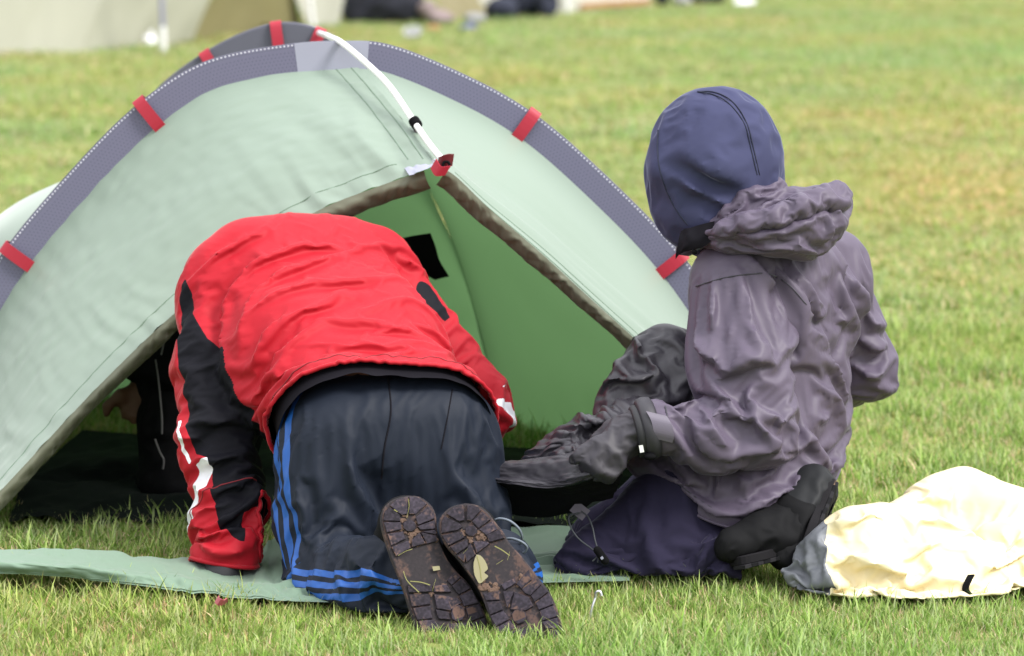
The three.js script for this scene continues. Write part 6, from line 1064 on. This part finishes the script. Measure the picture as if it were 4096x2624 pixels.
lump('kit_bag', 'black bag between the pale far tent and the grey crate', 'bag', MB.navy, [[2650, 24, 0.06, 0.06, 0.07], [2670, 20, 0.1, 0.05, 0.06]], { seed: 16, h: 0.02 });
lump('sleeping_mat', 'pale grey rolled mat on the far grass', 'mat', MB.grey, [[2715, 24, 0.04, 0.05, 0.05], [2745, 24, 0.04, 0.05, 0.05]], { seed: 17, h: 0.02 });
lump('kit_bag', 'low dark bag right of the pale rolled mat', 'bag', MB.navy, [[2790, 16, 0.05, 0.1, 0.05], [2850, 14, 0.05, 0.1, 0.06]], { seed: 18, h: 0.02 });
lump('plastic_bag', 'small white bag at the top of the picture right of the dark bag', 'bag', MB.white, [[2960, 22, 0.03, 0.05, 0.04], [3000, 22, 0.03, 0.05, 0.035]], { seed: 19, h: 0.015 });
lap('background');
// ---------- grass ----------
{
  // keep clear of what lies flat on the ground (outlines in photo pixels of the ground)
  const polys = [[[-200, 2200], [300, 2215], [700, 2245], [1000, 2230], [1150, 2135], [1450, 2110], [2000, 2110], [2520, 2120], [2500, 2310], [2050, 2320], [1550, 2390], [1200, 2392], [900, 2372], [700, 2345], [300, 2300], [-200, 2275]], [[330, 1725], [900, 1762], [1500, 1780], [2000, 1790], [2600, 1835], [2780, 2070], [2000, 2100], [1300, 2070], [600, 2080], [40, 2075], [130, 1870]], [[3210, 2250], [3400, 2120], [3700, 2060], [4300, 2060], [4300, 2300], [3900, 2370], [3560, 2400], [3300, 2370]]];
  const inside = (p, x, y) => { let r = false; for (let i = 0, j = p.length - 1; i < p.length; j = i++) if ((p[i][1] > y) !== (p[j][1] > y) && x < (p[j][0] - p[i][0]) * (y - p[i][1]) / (p[j][1] - p[i][1]) + p[i][0]) r = !r; return r; };
  const GREEN = [[0.185, 0.315, 0.05], [0.24, 0.375, 0.075], [0.32, 0.43, 0.13], [0.115, 0.225, 0.03], [0.37, 0.46, 0.21]], DRY = [[0.54, 0.46, 0.25], [0.47, 0.38, 0.19], [0.55, 0.44, 0.29], [0.39, 0.35, 0.12]];
  function clump(nb, spread, hgt, wid, dry, segs, seed) {
    srand(seed); const pos = [], col = [], idx = [], nor = [];
    for (let b = 0; b < nb; b++) {
      const a = rr(0, 6.283), r = spread * Math.sqrt(rnd()), x0 = Math.cos(a) * r, z0 = Math.sin(a) * r, yaw = rr(0, 6.283), h = hgt * rr(0.35, 1.05) * (rnd() < 0.1 ? 1.35 : 1), lean = rr(0.1, 1.15) * h, w = wid * rr(0.6, 1.25), curl = rr(0.0, 0.5);
      const isDry = rnd() < dry, C = isDry ? DRY[Math.floor(rnd() * 4)] : GREEN[Math.floor(rnd() * 5)], tipDry = !isDry && rnd() < 0.18, k = rr(0.8, 1.2);
      const dx = Math.cos(yaw), dz = Math.sin(yaw), tw = rr(-1.4, 1.4), sx = Math.cos(yaw + 1.57 + tw * 0.4), sz = Math.sin(yaw + 1.57 + tw * 0.4), base = pos.length / 3;
      for (let s = 0; s <= segs; s++) {
        const t = s / segs, hw = w * (1 - t * t * 0.96) * 0.5, y = h * (t - curl * 0.5 * t * t), off = lean * t * t, px = x0 + dx * off, pz = z0 + dz * off;
        const cc = tipDry && t > 0.7 ? DRY[0] : C, q = k;
        pos.push(px - sx * hw, y - 0.004, pz - sz * hw, px + sx * hw, y - 0.004, pz + sz * hw); for (let e = 0; e < 2; e++) col.push(cc[0] * q, cc[1] * q, cc[2] * q);
        if (s < segs) { const i = base + s * 2; idx.push(i, i + 1, i + 3, i, i + 3, i + 2); }
      }
    }
    const g = new THREE.BufferGeometry(); g.setAttribute('position', new THREE.Float32BufferAttribute(pos, 3)); g.setAttribute('color', new THREE.Float32BufferAttribute(col, 3)); g.setIndex(idx); g.computeVertexNormals(); return g;
  }
  const mat = new THREE.MeshPhysicalMaterial({ vertexColors: true, roughness: 1, transmission: 0.3, thickness: 0, side: THREE.DoubleSide, specularIntensity: 0.4 });
  const dryness = (x, z) => { // worn, strawy ground
    const [px, py] = toPx(V(x, 0, z)); let d = 0.24 + 0.9 * fbm(x * 0.5 + 3, z * 0.5, 1, 3);
    const e = Math.hypot((px - 3900) / 480, (py - 720) / 240); d += 1.1 * Math.max(0, 1 - e); return clamp(d, 0, 1);
  };
  const lists = {};
  const add = (key, x, z, s, d) => { (lists[key] ||= []).push([x, z, s, d]); };
  srand(777);
  const scatter = (d0, d1, per, keys, keysDry, sc, margin) => {
    const half = (d) => d * 2048 / FPX + margin; const area = (half(d0) + half(d1)) * (d1 - d0), n = Math.round(area * per);
    for (let i = 0; i < n; i++) {
      const d = mix(d0, d1, rnd()), x = rr(-1, 1) * half(d1), z = -d; if (Math.abs(x) > half(d)) continue;
      const [px, py] = toPx(V(x, 0, z)); if (d < 11 && polys.some(p => inside(p, px, py))) continue;
      const q = dryness(x, z), ks = rnd() < q * 0.75 ? keysDry : keys; add(ks[Math.floor(rnd() * ks.length)], x, z, sc * (d < 7.62 && px > 1560 && px < 2300 && py > 2440 ? 0.6 : 1) * rr(0.7, 1.3) * (0.8 + 0.35 * noise(x * 3, 5, z * 3)), q);
    }
  };
  scatter(6.7, 8.7, 2300, ['n0', 'n1', 'n2'], ['n3', 'n1'], 1, 1.2);
  scatter(8.7, 12, 1300, ['n0', 'n1', 'n2'], ['n3', 'n4'], 1.0, 1.4);
  scatter(12, 18, 420, ['f0', 'f1'], ['f2'], 1.1, 2.4);
  scatter(18, 34, 170, ['f0', 'f1'], ['f2'], 1.5, 4);
  const geos = { n0: clump(15, 0.026, 0.062, 0.0042, 0.14, 3, 11), n1: clump(15, 0.028, 0.054, 0.0040, 0.26, 3, 12), n2: clump(14, 0.024, 0.072, 0.0044, 0.08, 3, 13), n3: clump(15, 0.028, 0.044, 0.0040, 0.5, 3, 14), n4: clump(14, 0.028, 0.042, 0.0042, 0.6, 3, 15), f0: clump(30, 0.05, 0.040, 0.0056, 0.24, 2, 16), f1: clump(30, 0.05, 0.036, 0.0056, 0.38, 2, 17), f2: clump(30, 0.05, 0.030, 0.0058, 0.62, 2, 18) };
  const o = new THREE.Object3D(), c = new THREE.Color(); let tot = 0;
  for (const [k, l] of Object.entries(lists)) {
    const m = new THREE.InstancedMesh(geos[k], mat, l.length); tot += l.length;
    l.forEach(([x, z, s, q], i) => { o.position.set(x, groundY(x, z), z); o.rotation.set(rr(-0.12, 0.12), rr(0, 6.283), rr(-0.12, 0.12)); o.scale.set(s, s * rr(0.8, 1.15), s); o.updateMatrix(); m.setMatrixAt(i, o.matrix); const t = rr(0.85, 1.15), w = noise(x * 1.3, 2, z * 1.3) * 0.14; c.setRGB(t * (1.0 + w + q * 0.12), t, t * (1 - w * 0.5)); m.setColorAt(i, c); });
    m.name = numbered(k[0] === 'f' ? 'far_grass' : 'grass'); m.userData.kind = 'stuff'; m.castShadow = m.receiveShadow = true; scene.add(m);
  }
  lap('grass ' + tot);
}
lap('end');
renderer.render(scene, camera);
